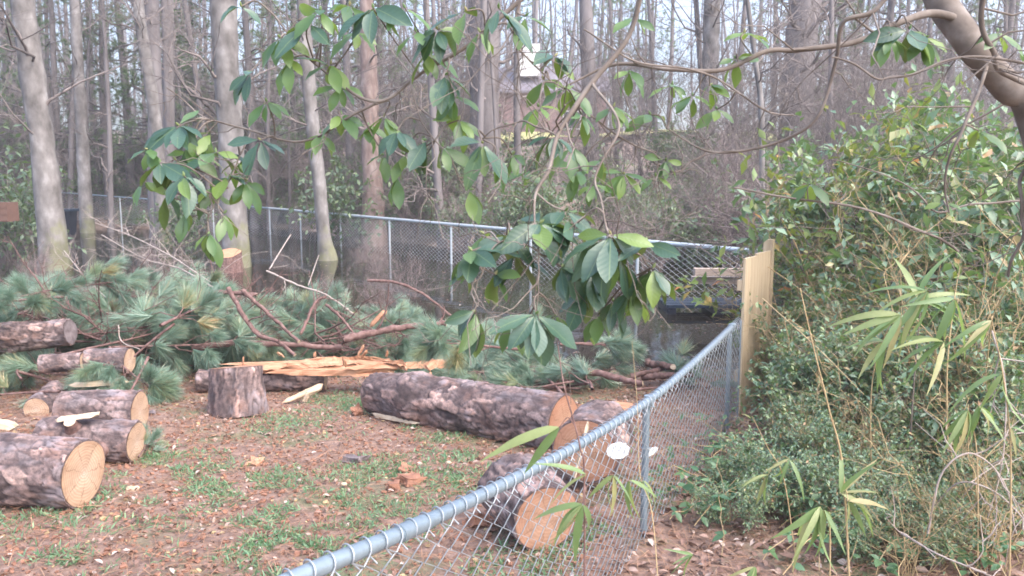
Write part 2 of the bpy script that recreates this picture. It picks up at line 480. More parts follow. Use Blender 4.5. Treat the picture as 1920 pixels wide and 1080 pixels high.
def plain(name, col, rough=.5, metal=0, sc=12):
    return rough_mat(name, [(.3, tuple(c * .75 for c in col)), (.7, col)], scale=sc, rough=rough, bs=.1, bd=.003, spec=.5)
M['dark_plastic'] = plain('dark_blue_plastic', (.035, .05, .075), .35)
M['black_plastic'] = plain('black_plastic', (.02, .023, .035), .35)
M['brown_box'] = plain('brown_box', (.14, .075, .055), .7)
M['white'] = plain('white_tag', (.85, .86, .86), .5)
M['brick'] = rough_mat('brick_wall', [(.4, (.20, .13, .13)), (.6, (.27, .185, .18))], scale=4, bs=0)
M['roof'] = plain('grey_shingle_roof', (.20, .18, .21), .8)
M['siding'] = plain('white_siding', (.8, .8, .8), .6)
M['tan'] = plain('tan_siding', (.55, .40, .28), .6)
M['glass'] = plain('dark_window', (.03, .035, .045), .1)

def mat_ground():
    m, t, pb, out = newmat('leaf_littered_earth')
    a = noisef(t, 1.1, 5, rough=.6); b = noisef(t, 14, 6, rough=.7); d = noisef(t, 60, 3)
    c = ramp(t, b, [(.25, (.09, .055, .042)), (.45, (.19, .118, .09)), (.6, (.28, .185, .145)), (.8, (.38, .28, .235))])
    g = ramp(t, d, [(.3, (.06, .10, .04)), (.7, (.15, .20, .09))])
    c = mixc(t, ramp(t, a, [(.5, (0, 0, 0)), (.62, (.75, .75, .75))]), c, g)
    tc = t.nodes.new('ShaderNodeTexCoord'); sx = t.nodes.new('ShaderNodeSeparateXYZ'); t.links.new(tc.outputs['Object'], sx.inputs[0])
    far = nd(t, 'ShaderNodeMapRange'); far.inputs[1].default_value = 10; far.inputs[2].default_value = 30
    t.links.new(sx.outputs[1], far.inputs[0])
    fc = ramp(t, noisef(t, .8, 6), [(.3, (.17, .115, .09)), (.55, (.27, .20, .165)), (.75, (.20, .22, .12))])
    c = mixc(t, far.outputs[0], c, fc)
    t.links.new(c, pb.inputs['Base Color']); pb.inputs['Roughness'].default_value = .9
    bump(t, pb, b, .7, .03)
    return m
M['ground'] = mat_ground()
M['lawn'] = rough_mat('winter_lawn', [(.3, (.34, .33, .13)), (.7, (.48, .44, .20))], scale=.6, bs=0)

def mat_water():
    m, t, pb, out = newmat('murky_pond_water')
    pb.inputs['Base Color'].default_value = (.016, .013, .009, 1)
    pb.inputs['Roughness'].default_value = .0
    pb.inputs['IOR'].default_value = 1.33
    pb.inputs['Specular IOR Level'].default_value = .4
    n = noisef(t, 3.0, 3)
    bump(t, pb, n, .06, .05)
    return m
M['water'] = mat_water()

# ================================================================== SETTING
def structure(name, me):
    o = link(name, me); o['kind'] = 'structure'; return o

xs = np.concatenate([np.linspace(-160, -14, 26)[:-1], np.linspace(-14, 14, 240), np.linspace(14, 160, 26)[1:]])
ysn = np.concatenate([np.linspace(-8, .5, 8)[:-1], np.linspace(.5, 13, 200), np.linspace(13, 60, 90)[1:], np.linspace(60, 260, 26)[1:]])
gx, gy = np.meshgrid(xs, ysn)
gv = np.stack([gx, gy, zg(gx, gy)], -1).reshape(-1, 3)
nx = len(xs); ii, jj = np.meshgrid(np.arange(len(ysn) - 1), np.arange(nx - 1), indexing='ij')
a = (ii * nx + jj).ravel()
structure('ground', MB().add(gv, np.stack([a, a + 1, a + nx + 1, a + nx], -1)).mesh('ground', M['ground']))
structure('pond_water', MB().add([(-60, 8, WATER_Z), (60, 8, WATER_Z), (60, 42, WATER_Z), (-60, 42, WATER_Z)], [[0, 1, 2, 3]]).mesh('pond_water', M['water']))
lx, ly = np.meshgrid(np.linspace(-1, 16, 20), np.linspace(43.5, 57, 14))
lv = np.stack([lx, ly, zg(lx, ly) + .35], -1).reshape(-1, 3)
ii, jj = np.meshgrid(np.arange(13), np.arange(19), indexing='ij'); a = (ii * 20 + jj).ravel()
structure('lawn', MB().add(lv, np.stack([a, a + 1, a + 21, a + 20], -1)).mesh('lawn', M['lawn']))

HAZE = 0.0020
hm = bpy.data.materials.new('haze'); hm.use_nodes = True; ht = hm.node_tree; ht.nodes.clear()
hv = ht.nodes.new('ShaderNodeVolumePrincipled'); hv.inputs['Color'].default_value = (.93, .92, .95, 1); hv.inputs['Density'].default_value = HAZE; hv.inputs['Anisotropy'].default_value = .2
ho = ht.nodes.new('ShaderNodeOutputMaterial'); ht.links.new(hv.outputs[0], ho.inputs['Volume'])
hz = link('haze', MB().add(*boxv((0, 110, 23), (420, 340, 60))).mesh('haze', hm, False)); hz['kind'] = 'stuff'
# ------------------------------------------------------------------ house and shed beyond the lawn
def house():
    c = P(1010, 275, 62); gz = float(c[2]) - .6
    h = thing('house', 'low brick house with grey roof seen between trunks across the lawn', 'house', (c[0], c[1], gz))
    W, D, H = 9.0, 7.0, 4.2
    mb = MB()
    for cx, cy, sx, sy in ((0, -D / 2, W, .2), (0, D / 2, W, .2), (-W / 2, 0, .2, D - .2), (W / 2, 0, .2, D - .2)):
        mb.add(*boxv((cx, cy, H / 2), (sx, sy, H)))
    link('wall', mb.mesh('wall', M['brick'], False), h)
    mb = MB()
    v = [(-W / 2 - .4, -D / 2 - .5, H - .05), (W / 2 + .4, -D / 2 - .5, H - .05), (W / 2 + .4, 0, H + 2), (-W / 2 - .4, 0, H + 2), (-W / 2 - .4, D / 2 + .5, H - .05), (W / 2 + .4, D / 2 + .5, H - .05)]
    vv = v + [(x, y, z + .15) for x, y, z in v]
    f = [[0, 1, 2, 3], [3, 2, 5, 4], [6, 9, 8, 7], [9, 10, 11, 8], [0, 6, 7, 1], [4, 5, 11, 10], [1, 7, 8, 2], [2, 8, 11, 5], [0, 3, 9, 6], [3, 4, 10, 9]]
    rf = link('roof', MB().add(vv, f).mesh('roof', M['roof'], False), h)
    link('chimney', MB().add(*boxv((1.5, .6, H + 2.1), (.9, .7, 1.3))).mesh('chimney', M['brick'], False), rf)
    link('gable', MB().add(*boxv((-.9, -D / 2 + 1.6, H + 2.3), (1.7, 2.2, 2.2))).mesh('gable', M['siding'], False), h)
    for x in (2.2,):
        wdw = link('window', MB().add(*boxv((x, -D / 2 - .13, 2.3), (1.3, .08, 1.3))).mesh('window', M['siding'], False), h)
        link('pane', MB().add(*boxv((x, -D / 2 - .18, 2.3), (1.1, .06, 1.1))).mesh('pane', M['glass'], False), wdw)
    c = P(785, 212, 58)
    s = thing('garden_shed', 'small tan shed with a pale corner glimpsed behind the trunks', 'shed', c)
    link('wall', MB().add(*boxv((0, 0, .95), (2.0, 2, 1.9))).mesh('wall', M['tan'], False), s)
    link('roof', MB().add([(-1.2, -1.2, 1.88), (1.2, -1.2, 1.88), (1.2, 1.2, 1.88), (-1.2, 1.2, 1.88), (0, -1.2, 2.5), (0, 1.2, 2.5)], [[0, 1, 2, 3], [0, 4, 5, 3], [1, 2, 5, 4]]).mesh('roof', M['roof'], False), s)
    link('corner_board', MB().add(*boxv((.85, -1.03, 1.2), (.35, .05, 2.3))).mesh('corner_board', M['pale_split'], False), s)
    link('window', MB().add(*boxv((.45, -1.02, .7), (.35, .05, .5))).mesh('window', M['glass'], False), s)
house()

# ------------------------------------------------------------------ trees
def tree_meshes(seed, h=16.0, r=.2, low=.12, nb=16, wob=.25, lean=(0, 0), path=None, rad=None, ln=(1.6, 4.2), lr=.38):
    rg = np.random.default_rng(seed)
    if path is None:
        k = 14; s = np.linspace(0, 1, k)
        path = np.stack([lean[0] * s + wob * np.sin(s * 5 + rg.random() * 6) * s, lean[1] * s + wob * np.cos(s * 4 + rg.random() * 6) * s, s * h - .5], -1)
        rad = r * (1 - .72 * s) + r * .45 * np.exp(-s * h / .35)
    T = MB(); p = spline(path, 40); rr = np.interp(np.linspace(0, 1, 40), np.linspace(0, 1, len(rad)), rad)
    v, f = tubes(p[None], rr[None], 12)
    th = np.arctan2(v[:, 1] - np.repeat(p[:, 1], 12), v[:, 0] - np.repeat(p[:, 0], 12))
    v[:, :2] += (vnoise(th * 3, v[:, 2] * 2.2, seed) * rr.repeat(12) * .25)[:, None] * np.stack([np.cos(th), np.sin(th)], -1)
    T.add(v, f)
    C = MB(); pp, r0 = path[None], np.asarray(rad)[None]
    p1, r1 = grow(pp, r0, nb, low, .98, ln, (35, 80), rg, up=.18, k=6, rmul=lr, rmin=.018)
    C.add(*tubes(p1, r1, 5))
    p2, r2 = grow(p1, r1, 5, .2, 1, (.7, 1.7), (25, 60), rg, up=.08, k=5, rmul=.55, rmin=.009)
    C.add(*tubes(p2, r2, 4))
    p3, r3 = grow(p2, r2, 5, .15, 1, (.35, .9), (25, 60), rg, up=.05, k=4, rmul=.55, rmin=.006)
    C.add(*tubes(p3, r3, 3))
    return T, C

def add_tree(name, label, T, C, loc, tm, cm, group=None):
    o = thing(name, label, 'tree', loc, group=group)
    link('trunk', T.mesh('trunk', tm), o)
    link('crown', C.mesh('crown', cm), o, kind='stuff')
    return o

def px_tree(label, pts, d, wpx, seed, mat='trunk', name='bare_tree', h=14, ext=3, low=.3, nb=14, ln=(1.4, 3.6)):
    """a tree whose trunk runs through photo pixels pts (base first) d metres ahead"""
    q = [P(x, y, d) for x, y in pts]
    b = q[0].copy(); b[2] = min(b[2], float(zg(b[0], d))) - .3
    top = q[-1] + (q[-1] - q[-2]) / np.linalg.norm(q[-1] - q[-2]) * max(ext, h - q[-1][2])
    path = np.array([b] + q + [top]); ww = np.array(wpx, float) / F * d / 2
    rad = np.concatenate([[ww[0] * 1.25], ww, [ww[-1] * .3]])
    org = np.array([b[0], d, float(zg(b[0], d))])
    T, C = tree_meshes(seed, path=path - org, rad=rad, low=low, nb=nb, ln=ln, lr=.16)
    return add_tree(name, label, T, C, org, M[mat], M['twig'])

px_tree('thick pale leaning tree trunk standing beside the black bin at the pond', [(103, 500), (98, 440), (80, 270), (62, 150), (45, 20)], 20, [58, 52, 42, 42, 40], 1, low=.5, nb=10)
px_tree('stout pale trunk with mossy foot rising behind the fresh orange stump', [(446, 515), (440, 430), (432, 260), (425, 130), (417, 0)], 20.5, [56, 46, 46, 46, 46], 2, low=.5, nb=10)
px_tree('slim grey tree with green mossy base growing out of the pond inside the fence', [(614, 487), (607, 440), (597, 330), (583, 200), (572, 60)], 22.2, [38, 26, 24, 25, 24], 3, low=.55, nb=10)
px_tree('very thin pale sapling stem behind the wooden fence boards', [(1428, 470), (1429, 350), (1427, 200), (1413, 90)], 16, [11, 10, 10, 9], 4, h=8, low=.5, nb=10, ln=(.7, 1.8))
px_tree('big brownish pine trunk in the wood above the wooden fence boards', [(1478, 400), (1492, 230), (1500, 100), (1510, 0)], 30, [64, 60, 56, 56], 5, 'wood_far', low=.5)
px_tree('pale trunk right of the lawn with smooth bark', [(1312, 360), (1325, 250), (1332, 120), (1335, 0)], 33, [36, 32, 30, 30], 6, low=.5)
px_tree('broad mauve grey trunk in front of the brick house', [(912, 360), (910, 270), (908, 150), (905, 0)], 31, [62, 58, 56, 54], 7, 'wood_far', low=.5)
px_tree('crooked mossy trunk leaning left among the far trunks', [(300, 330), (288, 200), (272, 100), (258, 0)], 27, [24, 22, 20, 20], 8, low=.6)
px_tree('dark upright trunk against the bright sky gap', [(316, 360), (316, 200), (314, 0)], 34, [24, 22, 20], 9, 'wood_far', low=.6)
px_tree('slender mauve trunk beside the crooked mossy one', [(292, 340), (291, 200), (284, 0)], 30, [28, 26, 24], 10, 'wood_far', low=.6)
px_tree('reddish split trunk with torn orange bark behind the far fence', [(700, 405), (698, 330), (694, 220), (690, 100)], 27, [44, 36, 32, 30], 12, 'brown', low=.5)
px_tree('grey trunk leaning right under the long pale limb', [(1112, 330), (1105, 200), (1100, 60)], 32, [30, 28, 26], 13, 'wood_far', low=.5)
px_tree('broken brown snag just behind the wooden fence boards', [(1472, 570), (1475, 510), (1478, 445)], 11.5, [46, 42, 36], 14, 'brown', h=0, ext=.12, low=.4, nb=12, ln=(.4, 1.0))
px_tree('thin pale trunk rising out of the wood at the left end', [(158, 330), (150, 180), (140, 0)], 33, [22, 20, 18], 15, low=.5)

# wood beyond the pond
rg = np.random.default_rng(77)
protos = []
for i in range(9):
    T, C = tree_meshes(100 + i, h=15 + 5 * rg.random(), r=.075 + .09 * rg.random(), low=.06, nb=19, wob=.35, lean=(rg.normal() * .7, rg.normal() * .7), ln=(1.1, 3.2))
    protos.append((T.mesh('trunk', M['wood_far']), C.mesh('crown', M['twig'])))
n_t = 0
for row in range(100):
    d = 25 + 40 * (row / 100) ** 1.15 + rg.random() * 1.5
    x = (rg.random() * 2 - 1) * (d * .72)
    if d < bank(x) - 1: d = float(bank(x)) + 3 * rg.random()
    if 43 < d < 58 and -.5 < x < 13 : continue
    if row % 2 and .10 < x / d < .34: continue
    if row % 4 == 1: continue
    q = thing('woodland_tree', 'slender bare tree in the crowded wood behind the far fence', 'tree', (x, d, zg(x, d)), rg.random() * 6.28,
              group='bare trees of the wood behind the far fence', scale=.75 + .5 * rg.random())
    tm, cm = protos[rg.integers(9)]
    link('trunk', tm, q); link('crown', cm, q, kind='stuff')

# far wood, one mass
mb = MB(); rg = np.random.default_rng(5)
N = 340; d = 62 + 70 * rg.random(N) ** .8; x = (rg.random(N) * 2 - 1) * d * .75
k = 8; s = np.linspace(0, 1, k)
H = 15 + 9 * rg.random(N)
p = np.stack([x[:, None] + rg.normal(size=(N, 1)) * 1.2 * s + .3 * np.sin(s * 4 + rg.random((N, 1)) * 6), d[:, None] + 0 * s, zg(x, d)[:, None] + H[:, None] * s], -1)
r = (.10 + .14 * rg.random(N))[:, None] * (1 - .7 * s)
mb.add(*tubes(p, r, 5))
p1, r1 = grow(p, r, 12, .06, .9, (1.5, 4.0), (35, 80), rg, up=.2, k=4, rmul=.35, rmin=.03)
mb.add(*tubes(p1, r1, 3))
p2, r2 = grow(p1, r1, 4, .2, 1, (.7, 2), (25, 60), rg, up=.1, k=3, rmul=.5, rmin=.018)
mb.add(*tubes(p2, r2, 3))
o = link('far_wood', mb.mesh('far_wood', M['wood_far']), kind='stuff')
tag(o, 'dense distant bare woodland closing the view behind the house', 'woods')

# pines with green tops far away
def far_pine(seed):
    rg = np.random.default_rng(seed)
    T, _ = tree_meshes(seed, h=17, r=.22, nb=1)
    path = np.array([[0, 0, z] for z in np.linspace(2.5, 16.5, 12)]); rad = np.linspace(.2, .04, 12)
    p1, r1 = grow(path[None], rad[None], 46, .05, 1, (1.2, 3.4), (60, 95), rg, up=-.05, k=5, rmul=.3, rmin=.02)
    C = MB(); C.add(*tubes(p1, r1, 4), 0)
    p2, r2 = grow(p1, r1, 7, .25, 1, (.4, 1.0), (30, 60), rg, up=.1, k=3, rmul=.5, rmin=.01)
    C.add(*tubes(p2, r2, 3), 0)
    tips = p2[:, -1]; dirs = nrm(p2[:, -1] - p2[:, 0])
    tt = np.repeat(tips, 26, 0); dd = nrm(np.repeat(dirs, 26, 0) + rg.normal(size=tt.shape) * .6)
    R = basis(dd, rg.normal(size=tt.shape))
    nv = np.array([(-.03, 0, 0), (.03, 0, 0), (0, 1, -.1)]); 
    C.add(*place(nv, [[0, 1, 2]], R, tt - dd * .1, .42), 1)
    return T.mesh('trunk', M['wood_far']), C.mesh('crown', [M['wood_far'], M['far_leaf']])
fp = [far_pine(s) for s in (31, 32)]
for i, (px, d) in enumerate([(620, 42), (345, 44), (40, 40), (720, 56), (1210, 60), (1590, 40), (1700, 46), (190, 50), (1860, 38), (520, 58), (1440, 58), (-120, 44), (430, 38), (560, 46), (660, 36), (250, 42), (120, 36), (1120, 64), (480, 36), (300, 37), (-20, 36), (80, 42), (590, 38), (700, 40), (380, 40), (210, 38), (1500, 36), (1560, 44), (840, 48), (1760, 38), (1640, 36), (880, 66), (1160, 70), (1000, 72)]):
    x = (px - 960) / F * d
    q = thing('woodland_pine', 'hazy green pine standing among bare trunks of the wood', 'tree', (x, d, zg(x, d)), i * 1.7, group='green pines of the wood', scale=.9 + .05 * (i % 4))
    tm, cm = fp[i % 2]
    link('trunk', tm, q); link('crown', cm, q, kind='stuff')

# ------------------------------------------------------------------ shrubs
def shrub_mesh(seed, h=1.0, n0=9, n1=10, n2=5, spread=.5, leaf=.035, per=3, mat_leaf='shrub_leaf', mat_stem='twig', bare=False, rs=.006, wl=.5, up=.12):
    rg = np.random.default_rng(seed)
    a = rg.random(n0) * 6.28; k = 6; s = np.linspace(0, 1, k)
    out = spread * (.3 + .9 * rg.random(n0)); hh = h * (.55 + .5 * rg.random(n0))
    b = rg.normal(size=(n0, 2)) * .10 * spread
    cx, cy = np.cos(a), np.sin(a)
    p = np.stack([b[:, :1] + (cx * out)[:, None] * s ** 1.3, b[:, 1:] + (cy * out)[:, None] * s ** 1.3, hh[:, None] * (s * 1.25 - .25 * s ** 2) - .04], -1)
    p[:, 1:] += rg.normal(size=(n0, k - 1, 3)) * .03 * h
    r = np.full((n0, 1), rs) * (1 - .7 * s)[None]
    St = MB(); St.add(*tubes(p, r, 4))
    p1, r1 = grow(p, r, n1, .12, 1, (.18 * h, .5 * h), (30, 75), rg, up=up, k=5, rmul=.65, rmin=rs * .35)
    St.add(*tubes(p1, r1, 3))
    p2, r2 = grow(p1, r1, n2, .15, 1, (.08 * h, .24 * h), (30, 70), rg, up=up * .5, k=4, rmul=.7, rmin=rs * .22)
    St.add(*tubes(p2, r2, 3))
    sm = St.mesh('stems', M[mat_stem])
    if bare: return sm, None
    m = len(p2); t = rg.random((m, per)) * .95 + .05
    u = t * 2.999; i = u.astype(int); fr = (u - i)[..., None]
    pos = np.take_along_axis(p2, i[..., None].repeat(3, -1), 1) * (1 - fr) + np.take_along_axis(p2, (i + 1)[..., None].repeat(3, -1), 1) * fr
    pos = pos.reshape(-1, 3)
    d0 = nrm(np.repeat(p2[:, -1] - p2[:, 0], per, 0))
    dd = nrm(d0 * .6 + rg.normal(size=pos.shape) * .7 + np.array([0, 0, -.1]))
    R = basis(dd, np.array([0, 0, 1.]) + rg.normal(size=pos.shape) * .45)
    tv, tf = leaf_tpl(wl, 2, .3, .2, .5)
    L = MB().add(*place(tv, tf, R, pos, leaf * (.6 + .8 * rg.random(len(pos)))))
    return sm, L.mesh('foliage', M[mat_leaf])

def put_shrub(meshes, name, label, x, y, rz, sc, group=None, z=None):
    q = thing(name, label, 'shrub', (x, y, zg(x, y) if z is None else z), rz, group, sc)
    link('stems', meshes[0], q, kind='stuff')
    if meshes[1] is not None: link('foliage', meshes[1], q, kind='stuff')
    return q

rg = np.random.default_rng(11)
brush = [shrub_mesh(200 + i, h=2.0, n0=13, n1=9, n2=5, spread=.9, bare=True, rs=.012, mat_stem='brush') for i in range(4)]
for i in range(150):
    x = (rg.random() * 2 - 1) * 22; d = bank(x) + .5 + 17 * rg.random() ** 1.4; x = x * d / 28
    if d > 43 and -1 < x < 13: continue
    put_shrub(brush[i % 4], 'bare_shrub', 'leafless purple brown brush on the bank behind the far fence', x, d, rg.random() * 6, (.8 + .9 * rg.random()) * (.55 if -.03 < x / d < .25 and d > 21.5 else 1), 'bare brush behind the far fence')
for i in range(14):
    d = 14 + 8 * rg.random(); x = -(.12 + .55 * rg.random()) * d
    put_shrub(brush[i % 4], 'flooded_shrub', 'leafless twiggy brush standing in the flooded corner of the yard', x, d, rg.random() * 6, .35 + .3 * rg.random(), 'bare brush in the flooded corner')
sap = [shrub_mesh(280 + i, h=5.5, n0=5, n1=15, n2=7, spread=1.1, bare=True, rs=.022, mat_stem='twig', up=.25) for i in range(4)]
for i in range(120):
    x = (rg.random() * 2 - 1) * 23; d = bank(x) + 1 + 16 * rg.random(); x = x * d / 30
    if d > 43 and -1 < x < 13 or (-.03 < x / d < .25 and i % 4): continue
    put_shrub(sap[i % 4], 'bare_sapling', 'twiggy leafless sapling clump under the big trees beyond the pond', x, d, rg.random() * 6, .7 + .6 * rg.random(), 'bare saplings beyond the pond')
ever = [shrub_mesh(300 + i, h=2.2, n0=9, n1=9, n2=6, spread=.9, leaf=.11, per=4, mat_leaf='far_leaf', rs=.012) for i in range(3)]
for i in range(215):
    x = (rg.random() * 2 - 1) * 23; d = bank(x) + 1 + 17 * rg.random(); x = x * d / 30
    if d > 43 and -1 < x < 13 or (-.03 < x / d < .22 and d > 24 and i % 3): continue
    put_shrub(ever[i % 3], 'evergreen_shrub', 'leafy green shrub among the bare brush beyond the pond', x, d, rg.random() * 6, .6 + .9 * rg.random() ** 1.5, 'green shrubs beyond the pond')
for i in range(34):
    d = 20.5 + 9 * rg.random(); x = (.02 + .27 * rg.random()) * d
    put_shrub(ever[i % 3], 'evergreen_shrub', 'leafy green shrub among the bare brush beyond the pond', x, d, rg.random() * 6, .35 + .4 * rg.random(), 'green shrubs beyond the pond')
for k_, (px, py, d, sc, lb) in enumerate([(20, 350, 22, 1.6, 'tall green holly shrub at the left edge beside the leaning trunk'), (650, 380, 27, 1.6, 'tall green holly shrub right of the slim mossy tree'), (330, 380, 25, .9, 'low green shrub behind the far fence near the black bin'),
                              (1330, 440, 24, 1.0, 'rounded green shrub on the bank behind the end of the far fence'), (1180, 420, 25, .9, 'yellow green shrub on the bank under the drooping leaves')]):
    x = (px - 960) / F * d
    put_shrub(ever[k_ % 3], 'holly_shrub', lb, x, d, k_, sc)

# ------------------------------------------------------------------ thicket right of the near fence
priv = [shrub_mesh(400 + i, h=1.0, n0=11, n1=11, n2=6, spread=.5, leaf=.050, per=4, rs=.004, mat_stem='pale_twig') for i in range(4)]
warm = [shrub_mesh(420 + i, h=1.0, n0=9, n1=9, n2=4, spread=.5, leaf=.052, per=3, mat_leaf='shrub_leaf_warm', rs=.005, wl=.42) for i in range(2)]
tall = [(1565, 8.6, 2.35, 1), (1690, 7.6, 2.0, 0), (1850, 6.6, 2.0, 0), (1640, 9.6, 2.55, 0), (1780, 9.0, 2.75, 0), (1930, 8.2, 2.75, 0), (1600, 7.0, 1.25, 0), (1760, 6.2, 1.35, 1), (1620, 8.9, 2.5, 1), (1890, 5.6, 1.3, 0), (1700, 10.5, 2.9, 1), (2040, 6.6, 2.3, 0), (1525, 8.8, 1.0, 0), (1520, 11, 1.7, 0), (1860, 11, 3.0, 0)]
TL = ['loose shrub with orange tinted leaves nearest the wooden boards', 'tall green shrub below the orange leaves in mid thicket', 'tall green shrub under the lower end of the leaning trunk', 'pale green shrub behind the orange tinted one, left of mid thicket', 'high green shrub rising behind the mid thicket below the dead twigs',
      'highest green shrub at the right edge behind the leaning trunk', 'half height green shrub behind the tall tan cane', 'half height yellow green shrub behind the upright cane', 'yellow tinted shrub far back right of the wooden boards', 'half height green shrub near the right edge below the leaning trunk', 'yellow tinted tall shrub at the very back of mid thicket',
      'large green shrub cut off by the right edge of the view', 'green shrub close behind the right end of the wooden boards', 'far green shrub standing beyond the wooden boards at the pond', 'far tall green shrub seen under the leaning trunk']
for i, (px, d, h, wv) in enumerate(tall):
    x = (px - 960) / F * d
    if wv: put_shrub(warm[i % 2], 'autumn_shrub', TL[i], x, d, i * 1.3, h, 'tall autumn tinted shrubs of the thicket')
    else: put_shrub(priv[i % 4], 'privet_shrub', TL[i], x, d, i * 1.3, h, 'tall green shrubs of the thicket')
low = [(1530, 6.9, .5), (1510, 6.0, .6), (1560, 5.9, .7), (1640, 5.5, .75), (1720, 5.3, .75), (1810, 5.0, .8), (1910, 4.7, .8), (1535, 5.0, .40), (1580, 4.7, .4), (1680, 4.4, .4), (1510, 6.4, .36), (1500, 7.4, .7),
       (1780, 4.2, .36), (1880, 4.0, .4), (1530, 5.4, .5), (1400, 5.2, .15), (1360, 4.7, .2), (1350, 4.25, .2), (1420, 4.6, .34), (1500, 4.35, .34), (1585, 4.2, .34), (1690, 4.0, .34), (1440, 4.15, .24), (1800, 3.7, .3), (1640, 3.8, .26), (1620, 6.4, .9), (1860, 5.6, 1.0), (1740, 4.8, .5), (1960, 4.2, .6)]
for i, (px, d, h) in enumerate(low):
    x = (px - 960) / F * d
    put_shrub(priv[(i + 1) % 4], 'low_shrub', 'low spreading small leaved shrub at the foot of the thicket', x, d, i * 2.1, (h * 1.5, h * 1.5, h) if False else h * 1.15, 'low shrubs along the fence')
thick_bare = [shrub_mesh(440 + i, h=1.0, n0=10, n1=7, n2=4, spread=.55, bare=True, rs=.006, mat_stem='cane') for i in range(2)]
for i, (px, d, h) in enumerate([(1690, 6.8, 1.5), (1780, 5.3, 1.2), (1880, 5.0, 1.5), (1820, 3.9, .75), (1900, 3.7, .7), (1580, 6.2, .9), (1660, 6.0, 1.2), (1840, 6.0, 1.7), (1760, 7.0, 1.9), (1700, 5.0, .9), (1520, 6.6, 1.0), (1920, 6.0, 2.0), (1480, 5.4, .5), (1560, 4.9, .6), (1600, 8, 1.9), (1500, 7.8, 1.3), (1740, 3.6, .5), (1850, 7.5, 2.3), (1650, 4.6, .6)]):
    x = (px - 960) / F * d
    put_shrub(thick_bare[i % 2], 'dry_shrub', 'tangle of dry leafless stems in the thicket', x, d, i, h, 'dry stem tangles of the thicket')

# ------------------------------------------------------------------ far chain link fence and pond clutter
def chain(mb, base, top, dx, cell, r, thick=.004, sides=3):
    """wires between a bottom and a top polyline; base/top are functions of run length s"""
    L, fb, ft, side = dx
    n = int(L / cell); nz = 2 * max(2, int(round(np.linalg.norm(ft(0) - fb(0)) / cell)))
    s0 = (np.arange(n) + .5) * cell
    k = np.arange(nz + 1); t = k / nz
    paths = []
    for s in s0:
        off = np.where((k + len(paths)) % 2 == 0, -cell / 2, cell / 2)
        b = fb(np.clip(s + off, 0, L)); tp = ft(np.clip(s + off, 0, L))
        q = b * (1 - t)[:, None] + tp * t[:, None]
        q = q + side[None] * np.where(k % 2 == 0, -1, 1)[:, None] * thick * .5
        paths.append(q)
    mb.add(*tubes(np.array(paths), np.full((n, nz + 1), r), sides))

def far_fence():
    A = P(505, 391, 32); B = P(1425, 472, 13.5)
    A[2] = B[2] = 0.41; A0 = P(20, 354, 36)
    f = thing('far_fence', 'long galvanised chain link fence standing in the pond across the yard', 'fence', (A[0], A[1], WATER_Z))
    org = np.array([A[0], A[1], WATER_Z])
    pts = [A0, A, B]
    for a, b in ((A0, A), (A, B)):
        mb = MB(); tube(mb, np.array([a, b]) - org, .042 if b is B else .03, 8, cap=True)
        link('top_rail', mb.mesh('top_rail', M['galv_sky_sheen'] if b is B else M['galv']), f)
        L = np.linalg.norm((b - a)[:2]); u = (b - a) / L
        mb = MB()
        fb = lambda s: a[None] + np.atleast_1d(s)[:, None] * u[None] - np.array([0, 0, 1.12]) - org
        ft = lambda s: a[None] + np.atleast_1d(s)[:, None] * u[None] - org
        chain(mb, None, None, (L, fb, ft, np.array([0, -1., 0])), .10, .0048)
        link('wire_mesh', mb.mesh('wire_mesh', M['galv_sky_sheen']), f, kind='stuff')
    u = (B - A) / np.linalg.norm(B - A)
    ds = [24 + 2.9 * i for i in range(-3, 4)]
    ts = [(24 - 32) / (13.5 - 32) + i * .148 for i in range(-2, 4)] + [0.0]
    for t in ts:
        q = A + (B - A) * t - org
        mb = MB(); tube(mb, [q + (0, 0, -1.5), q + (0, 0, .02)], .03, 8, cap=True)
        link('post', mb.mesh('post', M['galv_sky_sheen']), f)
    for t in (.45, .8):
        q = A0 + (A - A0) * t - org
        mb = MB(); tube(mb, [q + (0, 0, -1.5), q + (0, 0, .02)], .03, 8, cap=True)
        link('post', mb.mesh('post', M['galv_sky_sheen']), f)
far_fence()

